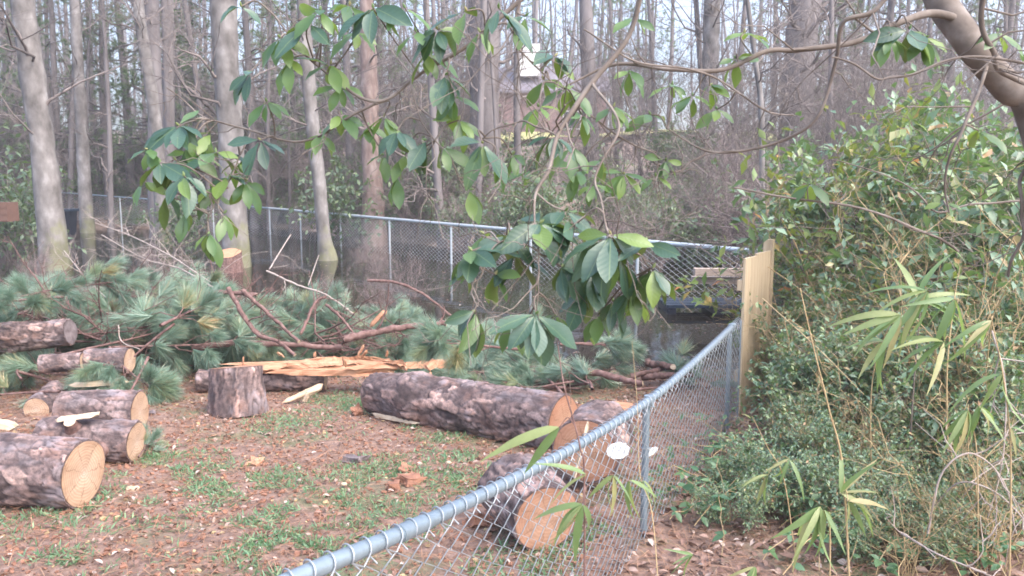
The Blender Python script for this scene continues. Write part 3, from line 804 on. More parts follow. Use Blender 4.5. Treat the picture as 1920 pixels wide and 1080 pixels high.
def pond_things():
    c = P(125, 440, 23)
    b = thing('storage_bin', 'black lidded plastic bin beside the leaning pale trunk at the water', 'bin', (c[0], c[1], c[2]))
    mb = MB(); v, f = boxv((0, 0, .33), (.46, .42, .66)); v[:, :2] *= np.where(v[:, 2:] > .3, 1.0, .82); mb.add(v, f)
    link('body', mb.mesh('body', M['black_plastic'], False), b)
    link('lid', MB().add(*boxv((0, 0, .69), (.54, .5, .06))).mesh('lid', M['dark_plastic'], False), b)
    link('handle', MB().add(*boxv((0, -.24, .55), (.2, .05, .05))).mesh('handle', M['dark_plastic'], False), b)
    c = P(6, 415, 16)
    b = thing('brown_crate', 'reddish brown box at the left end of the flooded yard', 'crate', c)
    for i in range(3):
        link('plank', MB().add(*boxv((0, -.21, .07 + i * .125), (.44, .03, .115))).mesh('plank', M['brown_box'], False), b)
    link('body', MB().add(*boxv((0, 0, .185), (.41, .38, .37))).mesh('body', M['brown_box'], False), b)
    # two boards stacked above the platform
    c = P(1352, 527, 13.2)
    for i, (dz, lb, rz) in enumerate(((.09, 'upper weathered board laid across the dark slatted platform', .03), (-.06, 'lower weathered board lying on the dark slatted platform', -.04))):
        o = link('loose_board', MB().add(*boxv((0, 0, 0), (1.2, .16, .11))).mesh('loose_board', M['oldboard'], False), loc=c + np.array([.15, .1 * i, dz + .06]))
        o.rotation_euler = (0, .01, rz); tag(o, lb, 'board')
    c = P(1325, 560, 13.8)
    p = thing('slatted_platform', 'dark blue black plastic platform half afloat in the pond by the fence', 'platform', (c[0], c[1], WATER_Z - .14))
    for i in range(5):
        link('slat', MB().add(*boxv((.1, -.36 + i * .18, .27), (1.7, .12, .05))).mesh('slat', M['dark_plastic'], False), p)
    for x in (-.75, .1, .95):
        link('runner', MB().add(*boxv((x * .9, 0, .11), (.14, .9, .26))).mesh('runner', M['black_plastic'], False), p)
pond_things()

def fresh_stump():
    d = 19.4; c = P(431, 520, d)
    s = thing('pond_stump', 'small stump with fresh orange top before the stout pale trunk', 'stump', c)
    h = .58; r = .27
    a = np.linspace(0, 2 * np.pi, 24, endpoint=False)
    mb = MB(); rr = r * (1 + .08 * np.sin(3 * a) + .05 * np.sin(5 * a))
    rows = [np.stack([rr * k_ * np.cos(a), rr * k_ * np.sin(a), np.full(24, z) + .09 * np.sin(a) * (z > .3)], -1) for k_, z in ((1.3, -.4), (1.15, .0), (1.0, .25), (1.0, h))]
    v = np.vstack(rows); i = np.arange(3)[:, None] * 24; j = np.arange(24)[None]
    f = np.stack([i + j, i + (j + 1) % 24, i + 24 + (j + 1) % 24, i + 24 + j], -1).reshape(-1, 4)
    link('bark', mb.add(v, f).mesh('bark', M['limb']), s)
    mb = MB(); mb.add(np.vstack([rows[-1] * [.97, .97, 1] + [0, 0, .004], [[0, 0, h + .03]]]), [[q, (q + 1) % 24, 24] for q in range(24)])
    link('cut_face', mb.mesh('cut_face', M['split']), s)
fresh_stump()

# ------------------------------------------------------------------ logs
def worley(u, v, su, sv):
    d1 = np.full(len(u), 9e9); d2 = np.full(len(u), 9e9); idx = np.zeros(len(u), int)
    for a in range(0, len(u), 4000):
        dd = (u[a:a + 4000, None] - su[None]) ** 2 + (v[a:a + 4000, None] - sv[None]) ** 2
        o = np.argpartition(dd, 1, axis=1)[:, :2]
        e = np.take_along_axis(dd, o, 1); sw = e[:, 0] > e[:, 1]
        o[sw] = o[sw][:, ::-1]; e[sw] = e[sw][:, ::-1]
        d1[a:a + 4000] = np.sqrt(e[:, 0]); d2[a:a + 4000] = np.sqrt(e[:, 1]); idx[a:a + 4000] = o[:, 0]
    return d1, d2, idx

def bark_surface(L, r0, r1, seed, res=.013, plate=.05, stretch=2.1, depth=.016, bulge=None):
    rg = np.random.default_rng(seed)
    nt_ = max(24, int(2 * np.pi * max(r0, r1) / res)); nz = max(8, int(L / (res * 1.25)))
    th = np.linspace(0, 2 * np.pi, nt_, endpoint=False); z = np.linspace(0, L, nz + 1)
    TH, Z = np.meshgrid(th, z); ph = rg.random(4) * 6.28
    rad = r0 + (r1 - r0) * Z / L
    rad = rad * (1 + .035 * np.sin(2 * TH + ph[0] + Z * .5) + .02 * np.sin(3 * TH + ph[1] + Z * 2) + .015 * np.sin(5 * TH + ph[2]))
    if bulge is not None: rad = bulge(TH, Z, rad)
    rm = (r0 + r1) / 2; circ = 2 * np.pi * rm
    ns = int(circ * L / (plate * plate * stretch)) + 8
    su = rg.random(ns) * circ; sv = rg.random(ns) * (L + .2) - .1
    rv = rg.random(ns)
    su3 = np.concatenate([su - circ, su, su + circ]); sv3 = np.tile(sv, 3) / stretch
    wu = vnoise(TH.ravel() * rm * 14, Z.ravel() * 14, seed) * .03; wv_ = vnoise(TH.ravel() * rm * 14, Z.ravel() * 14, seed + 1) * .03
    d1, d2, idx = worley(TH.ravel() * rm + wu, (Z.ravel() + wv_) / stretch, su3, sv3)
    crack = np.clip((d2 - d1) / (plate * .16), 0, 1) * np.clip(.75 + vnoise(TH.ravel() * rm * 9, Z.ravel() * 7, seed + 7) * 1.3, .35, 1); pid = rv[idx % ns]
    disp = (crack - 1) * depth * .75 + (pid - .5) * depth * .6 + vnoise(TH.ravel() * rm * 60, Z.ravel() * 45, seed + 2) * .009 + vnoise(TH.ravel() * rm * 22, Z.ravel() * 15, seed + 3) * .008
    rad = rad.ravel() + disp
    v = np.stack([rad * np.cos(TH.ravel()), rad * np.sin(TH.ravel()), Z.ravel()], -1)
    i = np.arange(nz)[:, None] * nt_; j = np.arange(nt_)[None]
    f = np.stack([i + j, i + (j + 1) % nt_, i + nt_ + (j + 1) % nt_, i + nt_ + j], -1).reshape(-1, 4)
    return v, f, pid, crack, nt_, nz

def cut_disc(ring, z, flip, seed):
    """sawn face inside the last bark ring, with slight saw relief"""
    n = len(ring); rg = np.random.default_rng(seed); rows = [ring * [1, 1, 0] + [0, 0, z]]
    for k_ in (.95, .7, .45, .2):
        rr = ring * [k_, k_, 0]; zz = z + (vnoise(rr[:, 0] * 16, rr[:, 1] * 16, seed) * .010)
        rows.append(np.stack([rr[:, 0], rr[:, 1], zz], -1))
    v = np.vstack(rows + [np.array([[0, 0, z]])]); f4 = []
    for a in range(4):
        for b in range(n):
            q = [a * n + b, a * n + (b + 1) % n, (a + 1) * n + (b + 1) % n, (a + 1) * n + b]
            f4.append(q if not flip else q[::-1])
    f3 = [[4 * n + b, 4 * n + (b + 1) % n, 5 * n] for b in range(n)]
    return v, np.array(f4), np.array([x if not flip else x[::-1] for x in f3])

def log(name, label, p0, ax, L, r0, r1, seed, group=None, cut='cut', cat='log', res=.013, plate=.055, ends=(1, 1), depth=.016, roll=0, bulge=None, stretch=1.9):
    ax = nrm(np.array(ax, float)); up = np.array([0, 0, 1.]) if abs(ax[2]) < .9 else np.array([0, 1., 0])
    X = nrm(np.cross(up, ax)); Y = np.cross(ax, X)
    Mx = Matrix(((X[0], Y[0], ax[0], p0[0]), (X[1], Y[1], ax[1], p0[1]), (X[2], Y[2], ax[2], p0[2]), (0, 0, 0, 1)))
    o = bpy.data.objects.new(name, None); COL.objects.link(o); tag(o, label, cat, group)
    o.matrix_world = Mx
    v, f, pid, crack, n, nz = bark_surface(L, r0, r1, seed, res, plate, stretch, depth, bulge)
    mb = MB(); mb.add(v, f)
    at_p, at_c = [pid], [crack]
    for e, on in ((0, ends[0]), (1, ends[1])):
        ring = v[:n] if e == 0 else v[-n:]
        inner = ring * [.95, .95, 1]; zc = 0 if e == 0 else L
        rr = np.linalg.norm(inner[:, :2], axis=1, keepdims=True); sm = np.convolve(np.r_[rr[-6:, 0], rr[:, 0], rr[:6, 0]], np.ones(13) / 13, 'valid')
        inner = np.concatenate([inner[:, :2] / rr * sm[:, None] , inner[:, 2:]], 1); inner[:, 2] = zc
        q = np.arange(n); ff = np.stack([q, (q + 1) % n, n + (q + 1) % n, n + q], -1)
        mb.add(np.vstack([ring * [1, 1, 0] + [0, 0, zc], inner]), ff if e else ff[:, ::-1]); at_p.append(np.full(2 * n, .2)); at_c.append(np.full(2 * n, .7))
        if on:
            cv, f4, f3 = cut_disc(inner, 0, e == 0, seed + e)
            cm = MB(); cm.add(cv, f4); cm.add(np.zeros((0, 3)), f3 - len(cv))
            c = link('cut_face', cm.mesh('cut_face', M[cut]), o, loc=(0, 0, zc + (.003 if e else -.003)))
    link('bark', mb.mesh('bark', M['bark'], True, {'plate': np.concatenate(at_p), 'crack': np.concatenate(at_c)}), o)
    return o

def stub(o, z, th, r, L, rad, cut='pale_split', tilt=.3):
    """a sawn branch stub on a log: thing > stub > cut_face"""
    d = np.array([math.cos(th), math.sin(th), tilt]); d = d / np.linalg.norm(d)
    b = np.array([math.cos(th) * rad * .85, math.sin(th) * rad * .85, z])
    mb = MB(); p = np.array([b, b + d * (L * .5 + rad * .15), b + d * (L + rad * .15)])
    tube(mb, p, [r * 1.5, r * 1.08, r], 12)
    s = link('branch_stub', mb.mesh('branch_stub', M['limb']), o)
    v, f = tubes((p[-2:] + d * .0)[None], np.array([[r, r * .97]]), 12)
    mb = MB(); mb.add(np.vstack([v[-12:] + d * .003, [p[-1] + d * .006]]), [[i, (i + 1) % 12, 12] for i in range(12)])
    link('cut_face', mb.mesh('cut_face', M[cut]), s)

def onground(x, y, r): return np.array([x, y, float(zg(x, y)) + r])

# left pile
c = P(157, 888, 4.6); L1 = log('pine_log', 'thick log nearest the left edge with a wide tan sawn end', c, (-.97, .16, .0), 1.7, .202, .215, 1, res=.012)
c = P(256, 829, 5.55); L2 = log('pine_log', 'middle log of the left pile with a knobby sawn branch stub', c, (-1, .03, .02), .66, .15, .165, 2)
stub(L2, .40, .95, .040, .05, .16, tilt=-.05); stub(L2, .17, -.1, .042, .03, .15, tilt=.1)
c = P(262, 772, 6.3); log('pine_log', 'rear log of the left pile with a pale upright sawn end', c, (-1, -.02, .0), .60, .175, .17, 3)
c = P(68, 768, 6.9); log('small_log', 'short thin log end facing the camera at the left behind the pile', c, (-.25, 1, .02), .6, .108, .10, 4, plate=.035, depth=.006)
c = P(132, 622, 7.9); log('knotty_log', 'grey knotty log resting on the pine boughs at the left edge', c, (-1, .05, -.10), 1.5, .125, .185, 5, plate=.045, cut='darkbark')
c = P(78, 682, 7.6); log('small_log', 'short lichen speckled log half buried under the grey knotty log', c, (1, .1, .03), .38, .09, .09, 6, plate=.035, depth=.008)
c = P(243, 676, 7.7); log('small_log', 'dark lichen patched log end beside the big hanging pine tuft', c, (-1, .05, -.02), .42, .12, .115, 7, plate=.035, depth=.008)
c = P(355, 742, 7.7); log('dark_log', 'dark log lying on the ground behind the upright stump', onground(c[0], c[1] + .25, .11), (1, .05, 0), 1.25, .12, .11, 8)

# upright stump
c = P(447, 772, 7.0); g0 = onground(c[0], c[1], 0)
st = log('upright_stump', 'short upright stump section with ridged bark standing before the split trunk', g0 - [0, 0, .02], (-.06, .19, 1), .42, .262, .225, 9, cat='stump', plate=.04, stretch=7, depth=.03, ends=(0, 1), cut='cut_orange')

# big lying log
pr = P(1058, 795, 5.87); pl = P(704, 736, 6.98)
def knob(TH, Z, rad):
    return rad * (1 + .16 * np.exp(-((Z - 1.42) / .13) ** 2) + .06 * np.exp(-((Z - 1.5) / .2) ** 2) * np.sin(3 * TH) - .10 * np.clip((Z - 1.65) / .2, 0, 1))
Lb = float(np.linalg.norm(pl - pr))
big = log('fallen_log', 'longest log lying across the yard with plated bark and a knobby far end', pr, pl - pr, Lb, .226, .212, 10, res=.0135, plate=.06, bulge=knob, cut='cut_orange', depth=.02)
# logs by the fence
c = P(1097, 846, 4.75); log('pine_log', 'round orange sawn end facing the camera against the fence, resting on another log', c, (.30, .95, -.03), .55, .205, .2, 11, cut='cut_orange', res=.012)
c = P(1025, 972, 3.92); log('pine_log', 'nearest log section behind the fence with a resinous orange end and flaky bark', c, (-.40, .90, .06), .42, .182, .20, 12, cut='cut_orange', res=.011, plate=.035, depth=.012)

# ------------------------------------------------------------------ split timber
def splinter_board(mb, L, w, h, rg, jag=.16, n=26, rows=4, amp=.02):
    """long torn plank along +X with ragged ends and fibrous relief"""
    x = np.linspace(0, 1, n); prof = [(-1, -.6), (-.5, .9), (.1, .6), (.6, 1.0), (1, -.5), (0, -1)]
    ring = []
    ends0 = rg.random(len(prof)) * jag; ends1 = 1 - rg.random(len(prof)) * jag
    wob = [np.cumsum(rg.normal(size=(n, 2)) * amp, 0) * .4 for _ in prof]
    V = np.zeros((n, len(prof), 3))
    for k_, (a, b) in enumerate(prof):
        xx = ends0[k_] + (ends1[k_] - ends0[k_]) * x
        ta = np.clip(np.minimum(x, 1 - x) * 9 + .12, 0, 1)
        V[:, k_] = np.stack([xx * L, a * w / 2 * ta + wob[k_][:, 0], b * h / 2 * ta + wob[k_][:, 1]], -1)
    m = len(prof); i = np.arange(n - 1)[:, None] * m; j = np.arange(m)[None]
    f = np.stack([i + j, i + (j + 1) % m, i + m + (j + 1) % m, i + m + j], -1).reshape(-1, 4)
    mb.add(V.reshape(-1, 3), f); mb.add(np.zeros((0, 3)), [[0, 1, 2, 3], [0, 3, 4, 5]] - np.array(mb.n) + np.array(mb.n - n * m)); 
    e = mb.n - m
    mb.add(np.zeros((0, 3)), np.array([[e + 3, e + 2, e + 1, e], [e + 5, e + 4, e + 3, e]]) - mb.n)

def split_piece(name, label, a, b, w, h, seed, mat='split', cat='split wood', parent=None, jag=.16, top=True, amp=.004):
    a = np.array(a, float); b = np.array(b, float); rg = np.random.default_rng(seed)
    L = float(np.linalg.norm(b - a)); X = (b - a) / L; Z = np.array([0, 0, 1.]) - X * X[2]; Z = nrm(Z); Y = np.cross(Z, X)
    mb = MB(); splinter_board(mb, L, w, h, rg, jag, amp=amp)
    o = link(name, mb.mesh(name, M[mat], False), parent)
    o.matrix_world = Matrix(((X[0], Y[0], Z[0], a[0]), (X[1], Y[1], Z[1], a[1]), (X[2], Y[2], Z[2], a[2]), (0, 0, 0, 1)))
    if parent is None: tag(o, label, cat)
    return o

def split_trunk():
    o = thing('split_trunk', 'torn orange trunk lying splintered behind the stump and the fallen log', 'split trunk')
    A = P(388, 688, 7.9); o.location = Vector([float(q) for q in (A[0], A[1], zg(A[0], A[1]))])
    def rel(px, py, d): return P(px, py, d) - np.array(o.location)
    for i, (p, q, w, h) in enumerate([((385, 684, 7.9), (775, 684, 8.0), .12, .07), ((500, 690, 7.85), (700, 680, 7.9), .09, .07), ((495, 701, 7.7), (765, 691, 7.8), .06, .05),
                                      ((640, 688, 7.7), (885, 683, 8.1), .07, .05), ((405, 697, 7.75), (560, 683, 7.8), .09, .05), ((560, 676, 8.0), (745, 676, 8.1), .10, .06), ((700, 674, 7.9), (765, 688, 7.7), .05, .03)]):
        a, b = rel(*p), rel(*q)
        c = split_piece('torn_plank', '', a, b, w, h, 50 + i, parent=None, jag=.22, amp=.011); 
        for k_ in ('label', 'category'): del c[k_]
        c.parent = o
    for i, (p, q) in enumerate([((668, 672, 7.8), (682, 646, 7.8)), ((676, 672, 7.85), (690, 655, 7.8)), ((648, 690, 7.6), (643, 668, 7.55)), ((455, 686, 7.8), (457, 668, 7.8)), ((723, 672, 7.9), (727, 655, 7.9)), ((590, 670, 8), (592, 658, 8)), ((535, 670, 8), (520, 660, 8))]):
        c = split_piece('splinter', '', rel(*p), rel(*q), .035, .02, 70 + i, parent=None, jag=.3, amp=.003)
        for k_ in ('label', 'category'): del c[k_]
        c.parent = o
split_trunk()
def gp(px, py, dz=.02):
    q = G(px, py); q[2] = float(zg(q[0], q[1])) + dz; return q
split_piece('wood_billet', 'pale split stick lying on the ground before the long fallen log', gp(694, 781, .03), gp(797, 802, .03), .07, .045, 80, 'pale_split', jag=.1)
split_piece('wood_billet', 'tan split stick leaning on the ground right of the upright stump', gp(527, 760, .02), P(607, 722, 7.5), .045, .035, 81, 'pale_split', jag=.1)
split_piece('wood_billet', 'short tan peg propping the leaning split stick', gp(571, 757, .0), P(577, 735, 7.35), .05, .04, 82, 'pale_split', jag=.1)
split_piece('wood_billet', 'white freshly split slab lying on the middle log of the left pile', P(103, 787, 5.5), P(187, 776, 5.5), .10, .028, 83, 'pale_split', jag=.06, amp=.004)
split_piece('wood_billet', 'yellow split slab among boughs behind the left pile', P(120, 722, 7.3), P(245, 716, 7.4), .07, .045, 84, 'pale_split', jag=.1)
split_piece('wood_billet', 'pale broken slab at the left edge behind the nearest log', P(-20, 790, 5.9), P(32, 800, 5.8), .08, .06, 85, 'pale_split')
split_piece('wood_billet', 'orange torn strip lying beyond the fence logs near the green boughs', gp(1138, 768, .05), gp(1215, 778, .04), .10, .06, 86, 'split')
split_piece('wood_billet', 'orange pointed splinter standing up among red limbs', P(692, 614, 8.9), P(724, 580, 8.9), .06, .05, 87, 'split')
split_piece('wood_billet', 'narrow pale strip hanging upright against the round sawn end', P(1075, 905, 4.55), P(1102, 790, 4.6), .028, .012, 88, 'pale_split', jag=.05, amp=.003)
c = P(808, 688, 6.9)
chip = split_piece('bark_curl', 'curled orange chip balanced on top of the long fallen log', P(797, 692, 6.85), P(818, 676, 6.9), .085, .07, 89, 'split', jag=.1, amp=.003)
split_piece('bark_curl', 'narrow orange splinter sticking to the side of the long fallen log', P(813, 720, 6.62), P(808, 697, 6.75), .02, .015, 90, 'split', amp=.002)
split_piece('bark_curl', 'bright orange torn scar chip on the knobby end of the fallen log', P(733, 722, 6.85), P(748, 710, 6.9), .07, .05, 91, 'chunk')
split_piece('wood_billet', 'tiny pale block lying on the grass before the left pile', gp(236, 919, .01), gp(261, 920, .01), .05, .03, 92, 'pale_split', amp=.003, jag=.05)

def chunk(label, px, py, s, seed, mat='chunk', cat='bark chunk', flat=.55):
    rg = np.random.default_rng(seed)
    v, f = boxv((0, 0, 0), (1, .8, flat))
    # subdivide a box by hand into a ragged lump
    import bmesh
    bm = bmesh.new(); vs = [bm.verts.new(q) for q in v]
    for q in f: bm.faces.new([vs[k_] for k_ in q])
    bmesh.ops.subdivide_edges(bm, edges=bm.edges[:], cuts=4, use_grid_fill=True)
    for q in bm.verts:
        n = np.array(q.co); e = vnoise(n[0:1] * 4 + seed, n[1:2] * 4 + n[2:3] * 5, seed)[0]
        q.co = Vector(n * (1 + e * .6) * s) + Vector((0, 0, abs(n[0]) * .12 * s))
    me = bpy.data.meshes.new('bark_chunk'); bm.to_mesh(me); bm.free(); me.materials.append(M[mat])
    q = gp(px, py, s * flat * .35)
    o = link('bark_chunk', me, loc=q); o.rotation_euler = (rg.normal() * .25, rg.normal() * .25, rg.random() * 6)
    return tag(o, label, cat)
chunk('red brown bark slab on the grass in the middle of the yard', 768, 905, .14, 1, flat=.35)
chunk('small red brown bark block beside the bigger bark slab', 738, 918, .085, 2)
chunk('round red lump at the knobby end of the fallen log', 670, 778, .10, 3, flat=.8)
chunk('dark grey bark plate on the bare earth in mid yard', 665, 866, .14, 4, 'darkbark', flat=.3)
chunk('tilted red bark plate leaning in mid yard above the slab', 765, 885, .10, 5, flat=.3)
chunk('orange bark piece on the ground left of the nearest fence log', 893, 985, .11, 6)
chunk('pale orange chip heap flat on the earth in mid yard', 478, 868, .12, 7, 'split', flat=.15)
chunk('grey speckled chip beside the rear log of the left pile', 285, 778, .06, 8, 'darkbark')

# ------------------------------------------------------------------ loose limbs
def limb(label, pts, r, seed=0, mat='limb', end=True, twigs=0, name='cut_limb', tl=1.0):
    p = np.array([P(*q) for q in pts]); o = thing(name, label, 'branch', p[0])
    mb = MB(); q = spline(p - p[0], 26) if len(p) > 2 else np.linspace(p[0] * 0, p[1] - p[0], 20)
    rg = np.random.default_rng(seed + 900); q = q + rg.normal(size=q.shape) * r * .12
    r = r * .86; rr = np.linspace(r, r * .7, len(q)) * (1 + rg.normal(size=len(q)) * .06)
    v, f = tubes(q[None], rr[None], 9); mb.add(v, f)
    if twigs:
        p1, r1 = grow(q[None], rr[None], twigs, .1, .95, (.15 * tl, .5 * tl), (30, 70), rg, up=.1, k=5, rmul=.5, rmin=.004); mb.add(*tubes(p1, r1, 4))
        p2, r2 = grow(p1, r1, 3, .3, 1, (.08, .25), (30, 60), rg, k=4, rmul=.6, rmin=.003); mb.add(*tubes(p2, r2, 3))
    link('bark', mb.mesh('bark', M[mat]), o)
    if end:
        for k_, rg_ in ((0, v[:9]), (-1, v[-9:])):
            m2 = MB(); cc = rg_.mean(0); dd = nrm(q[0] - q[1]) if k_ == 0 else nrm(q[-1] - q[-2])
            m2.add(np.vstack([rg_ + dd * .002, [cc + dd * .005]]), [[i, (i + 1) % 9, 9] for i in range(9)])
            link('cut_face', m2.mesh('cut_face', M['pale_split']), o)
    return o
limb('short reddish limb with a sawn end lying high on the left boughs', [(340, 578, 9.1), (400, 549, 9.1), (482, 553, 9.0)], .036, 1)
limb('long reddish limb lying level behind the split trunk', [(362, 652, 8.6), (440, 643, 8.55), (520, 645, 8.5), (640, 652, 8.6)], .045, 2)
limb('crooked red limb running down onto the split trunk', [(428, 540, 8.6), (455, 590, 8.4), (485, 628, 8.3), (520, 640, 8.2), (552, 665, 8.1)], .03, 3, twigs=3)
limb('stout red limb with broken tip beside the drooping leaves', [(647, 635, 8.5), (740, 615, 8.7), (838, 606, 8.9)], .05, 4, twigs=2)
limb('arching bare red limb in front of the pond', [(690, 526, 9.9), (745, 530, 9.8), (800, 556, 9.7), (846, 592, 9.6)], .022, 5, end=False)
limb('dark straight limb lying on the boughs near the fence corner', [(1075, 690, 7.9), (1140, 704, 7.7), (1203, 720, 7.5)], .045, 6)
limb('reddish log piece with bright end, topmost of the small heap by the pond', [(1212, 680, 8.4), (1262, 688, 8.1)], .05, 7)
limb('reddish limb crossing under the bright ended piece by the pond', [(1180, 706, 8.1), (1262, 686, 8.3)], .035, 8)
limb('lowest dark limb of the small heap by the pond', [(1205, 706, 8.2), (1300, 702, 8.0)], .045, 9)
limb('pale peeled limb lying over the boughs in mid pile', [(500, 508, 9.6), (560, 535, 9.4), (610, 552, 9.3), (665, 590, 9.2)], .014, 10, 'pale_twig', end=False, twigs=3)
limb('grey bent limb poking from the boughs towards the pond', [(505, 505, 9.8), (520, 480, 10.2), (545, 440, 10.6)], .011, 11, 'pale_twig', end=False, twigs=2)
limb('thin grey stick standing before the slim mossy tree', [(578, 535, 9.8), (590, 500, 10), (598, 478, 10.1)], .008, 12, 'pale_twig', end=False)
limb('forked red limb in the middle of the slash pile', [(565, 625, 8.6), (590, 570, 8.9), (612, 555, 9.0)], .022, 13, twigs=3)
limb('thick red limb sloping through the slash pile', [(455, 545, 9.0), (505, 590, 8.8), (560, 640, 8.5)], .028, 14, twigs=4)
limb('red limb with pale tip at the back of the slash pile', [(612, 572, 9.1), (640, 596, 8.9), (668, 632, 8.8)], .02, 15, twigs=2)
limb('curved white twig lying before the left boughs', [(222, 610, 8.0), (228, 640, 7.9), (262, 655, 7.8)], .007, 16, 'pale_twig', end=False, name='fallen_twig')
limb('dark broken stick lying on earth at the bottom of the yard', [(40, 1078, 4.05), (95, 1040, 4.2)], .012, 17, 'darkbark', end=False, name='fallen_twig')
limb('forked dead stick on the ground below the left logs', [(240, 1072, 4.06), (290, 1050, 4.15), (345, 1030, 4.25)], .009, 18, 'darkbark', end=False, twigs=3, name='fallen_twig')
limb('bleached dead branch with many fine twigs over the flooded corner', [(410, 545, 9.6), (340, 505, 10.2), (270, 485, 10.8), (190, 440, 11.3)], .012, 19, 'pale_twig', end=False, twigs=22, tl=1.9, name='dead_branch')
limb('second bleached dead branch reaching up towards the black bin', [(395, 530, 9.8), (320, 480, 10.4), (240, 440, 11.0), (178, 418, 11.3)], .010, 20, 'pale_twig', end=False, twigs=22, tl=1.9, name='dead_branch')
limb('low bleached dead branch drooping over the left boughs', [(200, 560, 9.4), (160, 520, 9.9), (120, 470, 10.4)], .009, 21, 'pale_twig', end=False, twigs=16, tl=1.6, name='dead_branch')

# ------------------------------------------------------------------ pine boughs
def tuft_mesh(seed, n=150, ln=.19):
    rg = np.random.default_rng(seed)
    t = rg.random(n); base = np.stack([rg.normal(size=n) * .003, -.09 * t, rg.normal(size=n) * .003], -1)
    az = rg.random(n) * 6.28; sp = np.radians(6 + 40 * rg.random(n) * (.45 + .55 * t))
    d = np.stack([np.cos(az) * np.sin(sp), np.cos(sp), np.sin(az) * np.sin(sp)], -1)
    L = ln * (.55 + .6 * rg.random(n))
    d = nrm(d + rg.normal(size=d.shape) * .10)
    R = basis(d, rg.normal(size=(n, 3)))
    wd = .0021
    tv = np.array([(-wd, 0, 0), (wd, 0, 0), (-wd, .5, -.06), (wd, .5, -.06), (0, 1, -.30)]); 
    tv[:, 0] /= ln
    v1, f1 = place(tv, [[0, 1, 3, 2]], R, base, L)
    mb = MB(); mb.add(v1, f1)
    f2 = (np.array([[2, 3, 4]])[None] + (np.arange(n) * 5)[:, None, None]).reshape(-1, 3)
    mb.add(np.zeros((0, 3)), f2 - mb.n)
    return mb.mesh('needle_tuft', M['needle'])
TUFT = [tuft_mesh(500 + i, 330 + 30 * i, .19 + .02 * (i % 3)) for i in range(4)]

def bough_proto(seed, label, L=1.0, nt_=13, droop=.15):
    rg = np.random.default_rng(seed)
    o = thing('pine_bough', label, 'pine bough', (0, 0, -50), group='cut pine boughs of the slash piles')
    s = np.linspace(0, 1, 8)
    p = np.stack([.12 * np.sin(s * 3 + rg.random() * 6) * s, L * s, -.12 * s ** 2 + .1 * s * rg.random() + .02], -1)[None]
    r = (.014 * (1 - .7 * s))[None]
    mb = MB(); mb.add(*tubes(p, r, 6))
    p1, r1 = grow(p, r, nt_, .2, 1, (.15 * L, .48 * L), (30, 65), rg, up=.02, bend=.2, k=5, rmul=.6, rmin=.005)
    p1[:, :, 2] = p1[:, :, 2] * .6
    mb.add(*tubes(p1, r1, 5))
    link('branch', mb.mesh('branch', M['limb']), o)
    tips = [(p[0, -1], p[0, -1] - p[0, -2])] + [(q[-1], q[-1] - q[-2]) for q in p1] + [(q[3], q[-1] - q[1]) for q in p1[::2]]
    for a, d in tips:
        d = nrm(d) + np.array([0, 0, -droop])
        R = basis(d[None], (np.array([0, 0, 1.]) + rg.normal(size=3) * .3)[None])[0]
        sc = .68 + .36 * rg.random()
        Mx = Matrix([[*(R[k_] * sc), float(a[k_])] for k_ in range(3)] + [[0, 0, 0, 1]])
        link('needle_tuft', TUFT[rg.integers(4)], o, M=Mx)
    return o
thick_bare2 = [shrub_mesh(450 + i, h=2.4, n0=5, n1=6, n2=4, spread=1.6, bare=True, rs=.03, mat_stem='limb') for i in range(2)]
BL = 'cut pine bough with long blue green needles lying in the slash pile'
BP = [bough_proto(600 + i, BL, .8 + .12 * i, 11 + i, .1 + .15 * (i % 3)) for i in range(6)]
rg = np.random.default_rng(21)
spots = []
# main pile: photo span left to middle, height profile falls to the right
for i in range(195):
    px = -80 + 960 * rg.random() ** 1.2; d = 8.6 + 1.1 * (px > 360) + np.interp(px, [300, 560], [2.9, .9]) * rg.random()
    top = np.interp(px, [-100, 100, 330, 500, 700, 880], [.20, .10, -.08, -.28, -.48, -.6])
    frac = np.clip((d - 8.3) / 1.6, 0, 1) * np.clip((13.2 - d) / 2.2, .25, 1)
    x = (px - 960) / F * d; g = max(float(zg(x, d)), -.66)
    z = g + (top - g) * frac * (.55 + .5 * rg.random())
    spots.append((x, d, z))
for i in range(24):        # right pile by the fence corner
    px = 930 + 190 * rg.random(); d = 7.5 + 1.2 * rg.random()
    x = (px - 960) / F * d; g = max(float(zg(x, d)), -.64)
    spots.append((x, d, g + .02 + .14 * rg.random() - 0.0 * (1) * np.clip((d - 7.0) / 1.2, .2, 1)))
for px, py, d in ((300, 615, 7.7), (210, 655, 8.1), (240, 620, 8.4), (420, 560, 9.3), (40, 715, 7.3), (112, 738, 7.0), (15, 600, 8.6), (200, 590, 8.8), (120, 668, 7.75), (205, 655, 7.9), (30, 700, 7.6), (170, 720, 7.5), (60, 735, 7.9), (1110, 735, 7.2), (1190, 735, 7.4), (1050, 650, 7.9), (980, 660, 7.8), (40, 560, 8.6), (120, 560, 8.7)):
    spots.append(tuple(P(px, py, d)))
for i, (x, y, z) in enumerate(spots):
    rz = (rg.random() - .5) * 2.7 if (y < 9.9 and i < 195) or False else rg.random() * 6.28
    if 195 <= i < 219: rz = .2 + 1.6 * rg.random()
    sc = .85 + .4 * rg.random(); tl = (rg.normal() * .2 - .08, rg.normal() * .3)
    if i < 6:
        o = BP[i]; o.location = (x, y, z); o.rotation_euler = (*tl, rz); o.scale = (sc,) * 3
    else: copy_thing(BP[i % 6], (x, y, z), rz, sc, tilt=tl)
